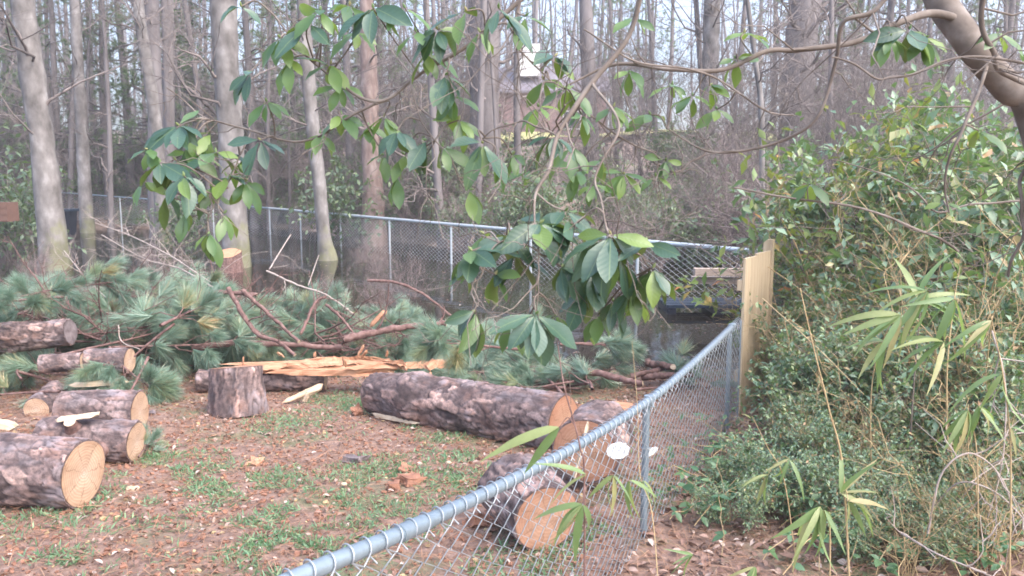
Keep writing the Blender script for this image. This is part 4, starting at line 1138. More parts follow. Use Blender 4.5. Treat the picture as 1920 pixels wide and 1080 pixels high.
for i in range(22):
    px = -60 + 900 * rg.random(); d = 8.3 + .9 * (px > 360) + 1.6 * rg.random(); x = (px - 960) / F * d
    q = thing('slash_twigs', 'tangle of bare brown twigs lying among the cut pine boughs', 'twigs', (x, d, max(float(zg(x, d)), -.6) + .25 + .3 * rg.random() * (px < 500)), rg.random() * 6, 'bare twigs in the slash pile', .32 + .2 * rg.random())
    q.rotation_euler = (1.1 + .5 * rg.random(), rg.normal() * .4, rg.random() * 6)
    link('stems', thick_bare2[i % 2][0], q, kind='stuff')
# the big tuft bough that hangs in front of the pile
for k_, (px, py, d, rz, lb) in enumerate([(280, 672, 7.5, 2.9, 'large pine bough hanging down in front of the pile left of the upright stump'), (330, 610, 7.9, 1.9, 'pine bough with fanned tufts right above the hanging bough'),
                                        (260, 870, 5.7, .3, 'flattened green pine sprig on the earth under the left logs')]):
    o = copy_thing(BP[k_ + 1], P(px, py, d) if k_ < 2 else gp(px, py, .04), rz, 1.05 if k_ < 2 else .5, lb, tilt=(-.7 if k_ < 2 else 0, 0))
    del o['group']

# ------------------------------------------------------------------ near chain link fence
def near_fence():
    pix = [(180, 1250), (420, 1146), (600, 1064), (800, 978), (1000, 880), (1100, 825), (1215, 752), (1300, 681), (1386, 600)]
    pts = []
    for px, py in pix:
        d = 1.157 / (.4467 - (px - 960) / F); pts.append(P(px, py, d))
    pts = np.array(pts); o = thing('near_fence', 'sagging galvanised chain link fence running from the lower middle to the wooden boards', 'fence', (pts[6, 0], pts[6, 1], zg(pts[6, 0], pts[6, 1])))
    org = np.array(o.location)
    c = spline(pts, 400); ss = np.r_[0, np.cumsum(np.linalg.norm(np.diff(c, axis=0), axis=1))]; L = ss[-1]
    ft = lambda s: np.stack([np.interp(np.atleast_1d(s), ss, c[:, k_]) for k_ in range(3)], -1)
    R = .0205
    mb = MB(); tube(mb, c[::8] - org, R, 14, cap=True); link('top_rail', mb.mesh('top_rail', M['galv']), o)
    # rail sleeve
    for s in (ss[np.argmin(abs(c[:, 1] - 1.98))], ss[np.argmin(abs(c[:, 1] - 4.3))]):
        mb = MB(); tube(mb, ft(np.linspace(s, s + .14, 4)) - org, R * 1.16, 14, cap=True); link('rail_sleeve', mb.mesh('rail_sleeve', M['galv']), o)
    u = nrm((c[-1] - c[0]) * [1, 1, 0]); side = np.array([-u[1], u[0], 0.])       # points to the yard side
    cell = .068; W = .0022
    n = int(L / cell); s0 = (np.arange(n) + .5) * cell
    nz = 24; k = np.arange(nz + 1); tt = k / nz
    rg = np.random.default_rng(3); paths = []; hooks = []
    for s in s0:
        off = np.where((k + len(paths)) % 2 == 0, -cell / 2, cell / 2)
        tp = ft(np.clip(s + off, 0, L)) - np.array([0, 0, R + .012]); b = tp.copy(); b[:, 2] = zg(tp[:, 0], tp[:, 1]) + .015
        belly = np.sin(tt * np.pi) * .02
        q = b * (1 - tt)[:, None] + tp * tt[:, None] + side[None] * (np.where((k + len(paths)) % 2 == 0, -1, 1) * W * .8 - .022 + belly * np.sin(s * 2.1))[:, None]
        paths.append(q + rg.normal(size=q.shape) * .0012)
        # wire end wraps over the rail as a loop
        cc = ft(s)[0]; e = q[-1]; rr = R + .004
        a = np.linspace(-.15, 1.15, 11) * np.pi
        th = np.pi + a      # from outside, over the top, to the yard side and back
        for sg, w_ in ((-1, .012), (1, .010)):
            base = ft(np.clip(s + off[-1], 0, L))[0] - np.array([0, 0, R + .012]) - side * .022
            t_ = np.linspace(0, 1, 11)
            arc = cc[None] + side[None] * (-np.cos(a) * rr)[:, None] + np.array([0, 0, 1.])[None] * (np.sin(a) * rr + .002)[:, None] + u[None] * ((t_ - .5) * .030 + sg * .004)[:, None]
            if sg > 0: hooks.append(np.vstack([base[None], arc, (cc + u * .034 - np.array([0, 0, R + .03]) - side * .012)[None]]))
    mb = MB(); mb.add(*tubes(np.array(paths) - org, np.full((n, nz + 1), W), 4)); link('wire_mesh', mb.mesh('wire_mesh', M['wire']), o, kind='stuff')
    hk = np.array(hooks) - org
    near = [i for i in range(n) if ft(s0[i])[0][1] < 4.2]
    for i in near:
        h0 = hk[i]; mb = MB(); mb.add(*tubes(h0[None], np.full((1, len(h0)), W * 1.05), 6)); link('wire_loop', mb.mesh('wire_loop', M['wire']), o)
    rest = [i for i in range(n) if i not in near]
    mb = MB(); mb.add(*tubes(hk[rest], np.full((len(rest), hk.shape[1]), W), 4)); link('wire_loops', mb.mesh('wire_loops', M['wire']), o, kind='stuff')
    for px in (1216, 1372):
        d = 1.157 / (.4467 - (px - 960) / F); s = ss[np.argmin(abs(c[:, 1] - d))]; t = ft(s)[0]
        base = np.array([t[0], t[1], float(zg(t[0], t[1])) - .3])
        mb = MB(); tube(mb, np.array([base, t - [0, 0, .01]]) + side * .012 - org, .019, 12, cap=True)
        p_ = link('post', mb.mesh('post', M['galv']), o)
        mb = MB(); tube(mb, np.array([t - [0, 0, .03], t + [0, 0, .026]]) + side * .0 - org, .025, 12, cap=True)
        link('loop_cap', mb.mesh('loop_cap', M['galv']), p_)
        for zf in (.25, .5, .75):
            q = base * (1 - zf) + t * zf + side * .012; a = np.linspace(0, 2 * np.pi, 13)
            ring = q[None] + .022 * (np.cos(a)[:, None] * u[None] + np.sin(a)[:, None] * side[None])
            mb = MB(); tube(mb, ring - org, .0028, 5); link('tie_wire', mb.mesh('tie_wire', M['wire']), p_)
    # end tension bar
    t = ft(L - .03)[0]; mb = MB(); tube(mb, np.array([[t[0], t[1], float(zg(t[0], t[1])) + .02], t]) - side * .02 - org, .007, 6, cap=True); link('tension_bar', mb.mesh('tension_bar', M['galv']), o)
    # white oval tags behind the mesh
    for px, py, wx, wz, sh, lb in ((1187, 849, .060, .043, 0, 'white oval tag behind the fence mesh left of the fence post'), (1243, 852, .05, .022, .42, 'smaller tilted white tag behind the fence mesh right of the fence post')):
        d = 1.157 / (.4467 - (px - 960) / F); q = P(px, py, d) + side * .075
        a = np.linspace(0, 2 * np.pi, 22, endpoint=False); rr = 1 + .07 * np.sin(a * 9); ex = np.array([.98, .2, 0]); ey = np.array([-.2, .98, 0])
        f = [q + ey * dz + ex * (np.cos(x_) * wx * r_) + np.array([0, 0, 1.]) * (np.sin(x_) * wz * r_ + np.cos(x_) * wx * sh) for dz in (0, .004) for x_, r_ in zip(a, rr)]
        f = np.array(f + [f[0] * 0 + q, q + ey * .004])
        mb = MB(); i = np.arange(22); j = (i + 1) % 22
        mb.add(f - q, np.stack([i, j, j + 22, i + 22], -1)); mb.add(np.zeros((0, 3)), np.concatenate([np.stack([i, j, i * 0 + 44], -1), np.stack([j + 22, i + 22, i * 0 + 45], -1)]) - mb.n)
        tag(link('white_tag', mb.mesh('white_tag', M['white'], False), loc=q), lb, 'tag')
near_fence()

def board_fence():
    a = P(1396, 484, 6.95); b = P(1447, 466, 7.75); zt = float(a[2])
    o = thing('board_fence', 'short run of new yellow pine fence boards where the chain link ends', 'fence', (a[0], a[1], zg(a[0], a[1])))
    org = np.array(o.location); u = nrm((b - a) * [1, 1, 0]); L = np.linalg.norm((b - a)[:2]); rz = math.atan2(u[1], u[0])
    n = 5; rg = np.random.default_rng(9)
    for i in range(n):
        c = a + u * L * (i + .5) / n - org; h = zt - float(org[2]) + .05 + rg.normal() * .006
        mb = MB(); mb.add(*boxv((0, 0, h / 2 - .05), (L / n - .005, .022, h)))
        q = link('board', mb.mesh('board', M['board'], False), o, loc=(c[0], c[1], 0)); q.rotation_euler = (0, rg.normal() * .004, rz)
    nrm_ = np.array([u[1], -u[0], 0])
    for z in (.35, 1.15):
        c = a + u * L / 2 - org - nrm_ * .035
        q = link('rail', MB().add(*boxv((0, 0, z), (L, .04, .09))).mesh('rail', M['board'], False), o, loc=(c[0], c[1], 0)); q.rotation_euler = (0, 0, rz)
    for t, ex in ((.97, .10),):
        c = a + u * L * t - org - nrm_ * (.07 if t < .5 else .02)
        h = zt - float(org[2]) + ex
        q = link('post', MB().add(*boxv((0, 0, h / 2 - .1), (.085, .085, h + .2))).mesh('post', M['board'], False), o, loc=(c[0], c[1], 0)); q.rotation_euler = (0, 0, rz)
board_fence()

# ------------------------------------------------------------------ leaning evergreen with whorls of large leaves
def rhododendron():
    o = thing('rhododendron', 'leaning broad leaved evergreen whose limbs and drooping leaf whorls cross the whole top', 'tree', (2.05, 2.45, zg(2.05, 2.45)))
    org = np.array(o.location); rg = np.random.default_rng(8)
    segs = []
    def br(nm, pts, r, sides=7, n=40, parent=o, mat='rbark'):
        p = np.array([P(*q) if len(q) == 3 and abs(q[0]) > 12 else np.array(q) for q in pts]); c = spline(p, n)
        kink = spline(rg.normal(size=(9, 3)) * (.004 if np.max(r) < .03 else .004), n); kink[0] = 0
        if np.max(r) < .03: r = np.array(r) * .58
        c = c + kink
        rr = np.interp(np.linspace(0, 1, n), np.linspace(0, 1, len(r)), r) * (1 + .05 * spline(rg.normal(size=(9, 1)), n)[:, 0])
        v, f = tubes((c - org)[None], rr[None], sides); segs.append((c, rr))
        return link(nm, MB().add(v, f).mesh(nm, M[mat]), parent)
    br('trunk', [(2.05, 2.45, float(zg(2.05, 2.45)) - .1), (1.98, 2.5, .6), (1960, 270, 2.55), (1885, 160, 2.55), (1815, 80, 2.55), (1768, 10, 2.6), (1735, -90, 2.65), (1680, -300, 2.8)], [.07, .06, .052, .048, .045, .041, .038, .03], 16, 60)
    br('branch', [(1795, 30, 2.56), (1750, 22, 2.5), (1690, 42, 2.45), (1600, 82, 2.42), (1500, 93, 2.42), (1440, 92, 2.4), (1350, 130, 2.38), (1255, 132, 2.35), (1150, 120, 2.4), (1060, 165, 2.4)], [.022, .019, .017, .015, .013, .012, .011, .010, .008, .004], 9, 60)
    br('branch', [(1700, -60, 2.2), (1640, 20, 2.22), (1580, 50, 2.25), (1568, 110, 2.3), (1530, 215, 2.35), (1480, 258, 2.4), (1390, 282, 2.45), (1320, 282, 2.5), (1250, 240, 2.5)], [.012, .011, .011, .009, .009, .008, .007, .006, .003], 7, 60)
    br('branch', [(1210, -60, 2.1), (1180, 60, 2.15), (1110, 150, 2.15), (1070, 210, 2.12), (1045, 255, 2.1), (1028, 320, 2.05), (1008, 360, 1.98), (1005, 420, 1.92)], [.011, .011, .012, .011, .010, .009, .006, .004], 8, 50)
    br('branch', [(1110, 150, 2.15), (1160, 240, 2.05), (1120, 330, 2.0), (1135, 400, 1.93), (1140, 445, 1.9)], [.007, .006, .005, .005, .004])
    br('branch', [(1150, -120, 2.3), (1000, -20, 2.3), (870, 90, 2.3), (770, 150, 2.35), (705, 190, 2.35), (640, 162, 2.4), (570, 100, 2.45), (520, 30, 2.5)], [.012, .011, .009, .008, .008, .006, .005, .004], 7, 60)
    br('branch', [(705, 190, 2.35), (640, 235, 2.4), (560, 268, 2.45), (470, 248, 2.5), (400, 225, 2.5), (350, 195, 2.55), (310, 165, 2.55)], [.006, .006, .006, .005, .004, .004, .003], 7, 50)
    br('branch', [(470, 248, 2.5), (440, 320, 2.4), (400, 390, 2.35), (388, 430, 2.35)], [.004, .004, .003, .003])
    br('branch', [(770, 150, 2.35), (790, 220, 2.3), (850, 300, 2.3), (872, 350, 2.3)], [.005, .004, .004, .003])
    br('branch', [(1045, 255, 2.1), (970, 230, 2.2), (900, 262, 2.25)], [.005, .004, .003])
    br('branch', [(1005, 420, 1.92), (1010, 480, 1.9), (1008, 540, 1.85), (1003, 585, 1.82)], [.004, .003, .003, .003])
    br('branch', [(1005, 420, 1.92), (940, 450, 1.9), (895, 520, 1.88), (893, 580, 1.85)], [.004, .003, .003, .003])
    br('branch', [(1140, 445, 1.9), (1180, 470, 1.9), (1222, 500, 1.9)], [.004, .003, .003])
    br('dead_twig', [(1376, 352, 2.9), (1500, 374, 2.9), (1620, 392, 2.9), (1720, 430, 3.0), (1800, 470, 3.1)], [.006, .007, .008, .009, .009])
    br('branch', [(1850, 125, 2.52), (1815, 215, 2.4), (1780, 300, 2.4), (1775, 400, 2.45)], [.010, .009, .007, .004])
    br('branch', [(1560, 108, 2.2), (1640, 140, 2.2), (1700, 145, 2.2), (1800, 110, 2.2), (1950, 118, 2.2)], [.004, .005, .006, .006, .007])
    br('branch', [(1095, 55, 2.3), (1180, 105, 2.3), (1290, 130, 2.32), (1370, 160, 2.35), (1440, 205, 2.35), (1490, 215, 2.35)], [.004, .005, .005, .004, .004, .003])
    br('branch', [(1150, 380, 2.6), (1200, 290, 2.55), (1260, 320, 2.5), (1330, 280, 2.5)][1:], [.003, .004, .005])
    br('branch', [(1060, 180, 2.4), (1140, 240, 2.45), (1230, 290, 2.5), (1250, 300, 2.5)], [.005, .004, .004, .003])
    br('branch', [(1010, -60, 2.2), (960, 60, 2.2), (1010, 130, 2.25), (1050, 160, 2.25)], [.006, .005, .004, .003])
    br('branch', [(1840, -50, 2.3), (1850, 60, 2.35), (1880, 130, 2.4), (1960, 165, 2.4)], [.014, .013, .012, .012])
    br('branch', [(1960, 250, 2.6), (1910, 330, 2.6), (1918, 420, 2.6), (1890, 520, 2.65)], [.012, .011, .009, .007])
    br('dead_twig', [(1690, 300, 2.9), (1730, 290, 2.85), (1800, 240, 2.8), (1900, 180, 2.75)], [.003, .004, .006, .007])
    br('dead_twig', [(1560, 300, 3.0), (1690, 340, 3.0), (1760, 395, 3.0), (1860, 380, 3.0), (1960, 375, 3.0)], [.003, .005, .006, .007, .008])
    allc = np.vstack([c for c, r in segs]); 
    # fine side twigs
    for c, rr in segs[1:]:
        p1, r1 = grow((c - org)[None], rr[None], 6, .1, .95, (.10, .40), (30, 80), rg, up=-.05, k=6, rmul=.45, rmin=.0018)
        mb = MB(); mb.add(*tubes(p1, r1, 5))
        p2, r2 = grow(p1, r1, 2, .3, .95, (.05, .16), (30, 70), rg, k=5, rmul=.6, rmin=.0013)
        mb.add(*tubes(p2, r2, 4)); link('twigs', mb.mesh('twigs', M['rbark']), o, kind='stuff')
    LM = []
    for i in range(6):
        tv, tf = leaf_tpl(.36 + .03 * (i % 4), 8, .22 + .1 * (i % 3), [.05, .16, .3][i % 3], .56, .012, i, .06)
        tv = tv * .14; tv[:, 0] += .010 * np.sin(tv[:, 1] / .14 * 2.4 + i) * (tv[:, 1] / .14); LM.append(MB().add(tv, tf).mesh('leaf', M['rhodo']))
    SML = []
    W = [(580, 45, 2.3, 92, 6, .6), (470, 135, 2.4, 82, 5, .3), (452, 12, 2.4, 72, 5, .5), (335, 235, 2.4, 82, 8, .35), (300, 305, 2.35, 82, 7, .7), (345, 330, 2.3, 78, 6, 1.0), (405, 285, 2.4, 74, 7, .6), (425, 330, 2.4, 70, 6, .9), (488, 262, 2.4, 72, 5, .5),
         (392, 435, 2.3, 66, 7, .9), (700, 15, 2.3, 88, 8, .7), (820, 55, 2.25, 88, 7, .6), (835, 140, 2.25, 82, 6, 1.1), (935, 15, 2.1, 104, 6, 1.1), (640, 215, 2.4, 66, 6, .8), (745, 245, 2.3, 70, 7, .8), (800, 262, 2.3, 74, 7, 1.0), (905, 268, 2.2, 84, 5, 1.1), (745, 330, 2.4, 62, 5, 1.4), (880, 355, 2.3, 64, 6, 1.0), (655, 10, 2.4, 60, 6, .5),
         (1040, 105, 2.3, 68, 7, .4), (1065, 165, 2.3, 62, 8, .9), (1035, 255, 2.2, 68, 8, 1.0), (1085, 320, 2.5, 58, 7, .6), (1170, 325, 2.5, 56, 6, .6), (1248, 300, 2.5, 46, 7, 1.1), (1192, 35, 2.2, 54, 4, .5), (1395, 62, 2.4, 62, 5, .4), (1180, 132, 2.4, 58, 6, .4), (1300, 180, 2.45, 52, 7, .4), (1345, 205, 2.45, 50, 6, .6), (985, 325, 2.5, 56, 6, .5),
         (1012, 418, 1.92, 102, 8, .55), (1145, 440, 1.88, 124, 9, .7), (885, 470, 1.9, 84, 7, .6), (1160, 480, 1.92, 112, 7, 1.2), (893, 582, 1.85, 98, 8, .9), (1005, 588, 1.8, 118, 8, .9), (1224, 502, 1.9, 104, 5, 1.2), (1100, 545, 2.0, 94, 6, 1.2), (1060, 395, 2.0, 70, 4, -.1),
         (950, 440, 1.97, 88, 5, .7), (1092, 468, 2.02, 100, 5, 1.0), (1182, 545, 1.97, 100, 4, 1.3), (928, 515, 1.95, 66, 4, 1.0), (1052, 500, 1.98, 92, 4, 1.0), (1212, 455, 1.9, 80, 3, .4), (1122, 590, 2.05, 66, 5, 1.3), (960, 600, 1.9, 66, 4, 1.2),
         (525, 70, 2.35, 66, 5, .6), (395, 250, 2.5, 66, 6, .5), (362, 290, 2.45, 66, 5, .8), (310, 365, 2.35, 70, 4, 1.2), (760, 15, 2.3, 66, 5, .6), (875, 20, 2.2, 90, 4, .9), (985, 30, 2.2, 80, 4, 1.0), (690, 235, 2.45, 60, 5, .9), (860, 225, 2.3, 62, 5, 1.0), (720, 290, 2.4, 64, 4, 1.3), (270, 340, 2.4, 66, 4, .8), (460, 340, 2.4, 62, 5, 1.0), (420, 400, 2.35, 60, 5, 1.2), (1010, 200, 2.25, 60, 5, .8), (1090, 215, 2.3, 58, 6, .9), (1130, 300, 2.5, 54, 5, .8), (1220, 215, 2.5, 50, 5, .5), (1260, 160, 2.5, 50, 5, .5), (620, 120, 2.4, 62, 4, .8), (960, 290, 2.3, 58, 4, 1.0), (1075, 275, 2.3, 60, 5, 1.1),
         (1075, 425, 1.98, 84, 5, .5), (1112, 505, 2.0, 92, 5, 1.1), (1150, 565, 2.02, 84, 4, 1.3), (1042, 590, 1.92, 66, 5, 1.1), (965, 478, 1.98, 84, 4, .9), (908, 438, 1.97, 66, 5, .6), (1198, 560, 1.98, 66, 4, 1.3), (868, 500, 1.95, 64, 4, 1.0),
         (600, 20, 2.3, 66, 6, .7), (545, 110, 2.35, 66, 5, .8), (500, 190, 2.4, 64, 5, .7), (360, 260, 2.45, 66, 6, .8), (330, 300, 2.4, 66, 6, .9), (400, 350, 2.4, 66, 6, 1.0), (350, 395, 2.35, 64, 5, 1.2), (280, 280, 2.4, 60, 5, .6), (450, 300, 2.45, 64, 6, .8), (670, 60, 2.4, 66, 6, .8), (640, 160, 2.4, 60, 5, .9), (780, 60, 2.3, 66, 6, .8), (800, 100, 2.3, 66, 6, 1.0), (850, 180, 2.3, 66, 5, 1.1), (900, 60, 2.2, 66, 5, 1.0),
         (760, 290, 2.35, 66, 6, 1.1), (830, 275, 2.3, 66, 6, 1.0), (720, 220, 2.4, 64, 6, .8), (600, 250, 2.45, 60, 5, .8), (930, 300, 2.25, 66, 4, 1.2), (1020, 150, 2.3, 60, 6, .8), (1050, 300, 2.4, 58, 6, .9), (1110, 345, 2.5, 54, 6, .8), (1150, 200, 2.45, 52, 6, .7), (1330, 160, 2.45, 48, 5, .6), (1380, 110, 2.4, 54, 5, .7), (1230, 330, 2.5, 48, 5, 1.0), (1670, 70, 2.4, 66, 6, .9), (1735, 70, 2.4, 64, 5, .9),
         (1705, 55, 2.4, 72, 8, .8), (1835, 245, 2.4, 62, 5, .5), (1520, 345, 2.9, 54, 5, .6), (1870, 60, 2.4, 60, 5, .5), (1770, 380, 2.5, 50, 5, .6)]
    for (px, py, d, lp, n, dr) in W:
        n = n + 3 * (lp >= 80 and py > 380); dr = dr + .3; small = lp < 67
        c = P(px, py, d); i = np.argmin(np.linalg.norm(allc - c, axis=1)); b = allc[i]
        if np.linalg.norm(b - c) > .02:
            mid = (b + c) / 2 + rg.normal(size=3) * .012 + [0, 0, .015]
            mb = MB(); tube(mb, np.array([b, mid, c]) - org, [.0028, .0024, .0022], 5, 12); link('twig', mb.mesh('twig', M['rbark']), o)
        ax = nrm(nrm(c - b) * .5 + np.array([0, -.15, .55]) + rg.normal(size=3) * .2)
        e1 = nrm(np.cross(ax, [.3, 1, .2])); e2 = np.cross(ax, e1); a0 = rg.random() * 6.28
        for k_ in range(n):
            a = a0 + k_ * 2 * math.pi / n + rg.normal() * .35
            if rg.random() < .1: continue
            dirn = e1 * math.cos(a) + e2 * math.sin(a) + ax * (.25 + .35 * rg.random())
            dirn = nrm(dirn * np.array([1, .8, 1])) + np.array([0, -.05, -dr * (.45 + 1.0 * rg.random())])
            dirn[2] = min(dirn[2], .12 - .5 * rg.random())
            upv = np.array([0, -.75, .8]) + nrm(dirn) * 0 + np.array([dirn[0], dirn[1], 0]) * max(0, dr) * .8 + rg.normal(size=3) * .45
            R = basis(dirn[None], upv[None])[0]
            sc = lp * (.9 if lp < 90 else .84) / F * d / .14 * (.62 + .56 * rg.random()); pos = c + nrm(dirn) * .004 - org
            Mx = Matrix([[*(R[q] * sc), float(pos[q])] for q in range(3)] + [[0, 0, 0, 1]])
            if small: SML.append((R, pos, sc * .14))
            else: link('leaf', LM[rg.integers(6)], o, M=Mx)
        link('bud', MB().add(*tubes(np.array([[c, c + ax * .006, c + ax * .014]]) - org, np.array([[.0025, .004, .0008]]), 6)).mesh('bud', M['bamboo']), o)
    tv, tf = leaf_tpl(.38, 6, .25, .18, .56, .012, 3, .06)
    link('foliage', MB().add(*place(tv, tf, np.array([q[0] for q in SML]), np.array([q[1] for q in SML]), np.array([q[2] for q in SML]))).mesh('foliage', M['rhodo_small']), o, kind='stuff')
rhododendron()

# ------------------------------------------------------------------ river cane
CL = []
for i in range(4):
    tv, tf = leaf_tpl(.105 + .03 * (i % 2), 8, .25, [.15, .3, .45, .6][i], .35, .003, 20 + i, .02); CL.append(MB().add(tv, tf).mesh('leaf', M['bamboo']))
def cane(label, pts, r, clusters, seed, mat='cane', name='river_cane'):
    """pts: stem through photo pixels; clusters: (px, py, d, leaf length px, n, mean direction in the picture in degrees)"""
    rg = np.random.default_rng(seed); p = np.array([P(*q) for q in pts]); b = p[0].copy(); b[2] = min(b[2], float(zg(b[0], b[1]))); p[0] = b
    o = thing(name, label, 'cane', b); mb = MB(); c = spline(p, 30) - b
    tube(mb, c, [r, r * .4], 7)
    for k_ in range(3, 28, 5): tube(mb, np.array([c[k_], c[k_ + 1] * .25 + c[k_] * .75]), r * 1.5 * (1 - k_ / 50), 7)
    link('culm', mb.mesh('culm', M[mat]), o)
    for (px, py, d, lp, n, dg) in clusters:
        q = P(px, py, d) - b; i = np.argmin(np.linalg.norm(c - q, axis=1))
        if np.linalg.norm(c[i] - q) > .02:
            mb = MB(); tube(mb, np.array([c[i], (c[i] + q) / 2 + [0, 0, .02], q]), [r * .5, r * .35], 5, 8); link('twig', mb.mesh('twig', M[mat]), o)
        for k_ in range(n):
            a = math.radians(dg + (k_ - (n - 1) / 2) * 110 / n + rg.normal() * 12)
            dirn = np.array([math.cos(a), rg.normal() * .35, math.sin(a) - .1])
            R = basis(dirn[None], (np.array([0, -.5, 1.]) + rg.normal(size=3) * .35)[None])[0]
            sc = lp / F * d * (.75 + .4 * rg.random())
            link('leaf', CL[rg.integers(4)], o, M=Matrix([[*(R[z] * sc), float(q[z])] for z in range(3)] + [[0, 0, 0, 1]]))
cane('dark thin cane stem right in front of the fence with long drooping leaves', [(1100, 1120, 1.75), (1096, 960, 1.75), (1088, 840, 1.75), (1058, 725, 1.78), (1045, 640, 1.8)], .0028,
     [(1093, 945, 1.72, 125, 6, 230), (1100, 890, 1.74, 110, 2, 165), (1050, 800, 1.75, 150, 2, 205), (1150, 890, 1.8, 80, 4, 265), (1180, 900, 1.9, 90, 3, 290)], 1, 'limb')
cane('tall tan cane stem leaning over the leaf litter right of the fence', [(1600, 1060, 3.3), (1580, 880, 3.3), (1555, 770, 3.3), (1525, 650, 3.3), (1500, 540, 3.35)], .0052, [(1575, 925, 3.25, 90, 6, 30), (1590, 940, 3.2, 100, 4, 330)], 2)
cane('low cane sprout with a wide hand of striped leaves in the litter', [(1560, 1075, 2.9), (1556, 1000, 2.85), (1538, 950, 2.8)], .004, [(1538, 948, 2.8, 122, 7, 245), (1545, 955, 2.8, 110, 4, 280)], 3)
cane('yellowing cane sprout at the bottom edge of the litter', [(1420, 1110, 2.5), (1415, 1065, 2.5)], .003, [(1415, 1062, 2.5, 70, 7, 250)], 4)
cane('half dead cane with dry tan leaves at the fence foot', [(1500, 960, 3.7), (1470, 900, 3.7), (1440, 840, 3.7), (1410, 780, 3.7)], .003, [(1440, 890, 3.65, 70, 4, 220), (1480, 860, 3.65, 75, 4, 260), (1408, 785, 3.7, 28, 1, 120)], 5)
cane('cane with broad leaf fan in the middle of the thicket', [(1840, 1000, 3.6), (1832, 860, 3.6), (1815, 765, 3.6)], .004, [(1815, 768, 3.55, 90, 8, 250), (1835, 760, 3.55, 80, 5, 300)], 6)
cane('arching cane with narrow yellow green leaves beside the fence boards', [(1640, 900, 4.4), (1635, 720, 4.3), (1680, 590, 4.2), (1740, 540, 4.1)], .004, [(1690, 590, 4.1, 110, 7, 215), (1740, 545, 4.1, 120, 6, 225), (1660, 640, 4.2, 100, 5, 200)], 7)
cane('upright cane with blade leaves high in the thicket', [(1785, 960, 4.3), (1775, 720, 4.2), (1790, 560, 4.2), (1800, 500, 4.2)], .005, [(1790, 560, 4.1, 110, 7, 240), (1770, 640, 4.1, 110, 6, 200), (1720, 560, 4.2, 120, 6, 40)], 8)
cane('slim cane at the right edge with few long leaves', [(1900, 1060, 3.2), (1895, 860, 3.2), (1880, 700, 3.2), (1850, 560, 3.25)], .004, [(1880, 700, 3.2, 100, 4, 240), (1860, 600, 3.2, 100, 4, 220), (1895, 800, 3.2, 80, 3, 320)], 9)
cane('bare grey stem standing straight in the thicket', [(1705, 860, 4.6), (1715, 700, 4.6), (1728, 560, 4.6)], .006, [(1728, 600, 4.6, 60, 2, 200)], 10, 'rbark')
cane('young cane stem leaning on the fence post with a few pale leaves', [(1250, 1090, 2.7), (1225, 980, 2.9), (1200, 890, 3.1), (1195, 760, 3.2), (1185, 640, 3.3)], .0022, [(1205, 900, 3.05, 60, 3, 290), (1300, 1040, 2.7, 60, 4, 200)], 11)

# bramble and vine leaves low in the thicket, dry stems arching over the litter
def bramble(label, px, py, n, seed):
    rg = np.random.default_rng(seed); b = G(px, py); o = thing('bramble', label, 'bramble', b, group='low brambles in the litter')
    k = 10; s = np.linspace(0, 1, k); a = rg.random(n) * 6.28; L = .3 + .4 * rg.random(n)
    p = np.stack([np.cos(a)[:, None] * L[:, None] * s, np.sin(a)[:, None] * L[:, None] * s, (L[:, None] * .75) * (s * 1.6 - 1.45 * s * s)], -1)
    p[:, 1:] += rg.normal(size=(n, k - 1, 3)) * .008
    link('stems', MB().add(*tubes(p, np.full((n, k), .0022), 5)).mesh('stems', M['cane']), o, kind='stuff')
    tv, tf = leaf_tpl(.55, 4, .25, .2, .45); pos = p[:, 2::2].reshape(-1, 3); pos = np.repeat(pos, 3, 0)
    dd = rg.normal(size=pos.shape) * [1, 1, .35]
    link('foliage', MB().add(*place(tv, tf, basis(dd, np.array([0, -.3, 1.]) + rg.normal(size=pos.shape) * .3), pos, .055 * (.6 + .7 * rg.random(len(pos))))).mesh('foliage', M['vine_leaf']), o, kind='stuff')
for i, (px, py) in enumerate([(1330, 960), (1370, 980), (1400, 940), (1500, 900), (1450, 880), (1540, 920), (1620, 930), (1740, 880), (1860, 940), (1340, 850), (1900, 1040), (1580, 1040), (1640, 1010), (1700, 930), (1790, 930), (1850, 1000), (1900, 900), (1720, 1040), (1660, 900), (1420, 900), (1360, 930), (1480, 840), (1560, 860), (1800, 1060), (1640, 830), (1600, 1000), (1390, 860), (1350, 880), (1440, 960)]):
    bramble('low bramble with paired green leaves growing out of the leaf litter', px, py, 6, 800 + i)
for i, (pts, lb) in enumerate([([(1740, 1000, 3.4), (1765, 890, 3.4), (1820, 850, 3.4), (1880, 900, 3.4), (1905, 1000, 3.4)], 'dry grey brown stem arching like a hoop over the litter at right'),
                               ([(1750, 950, 3.8), (1800, 905, 3.7), (1870, 925, 3.6), (1930, 985, 3.5)], 'flat dead stem lying across the litter at right'),
                               ([(1690, 1000, 3.4), (1760, 1040, 3.2), (1850, 1075, 3.1)], 'pale dead stick on the litter at the lower right corner'),
                               ([(1860, 620, 4.0), (1885, 720, 3.9), (1880, 860, 3.8), (1850, 980, 3.7)], 'thin grey bent stem hanging in the thicket at right'),
                               ([(1430, 560, 6.2), (1530, 650, 5.4), (1620, 740, 5.0)], 'dry stem leaning from the fence boards into the thicket'),
                               ([(1440, 500, 7.6), (1520, 560, 6.8), (1570, 640, 6.2)], 'second dry stem leaning out behind the fence boards')]):
    limb(lb, pts, .005, 40 + i, 'cane' if i > 3 else 'pale_twig', end=False, twigs=4, name='dry_stalk')

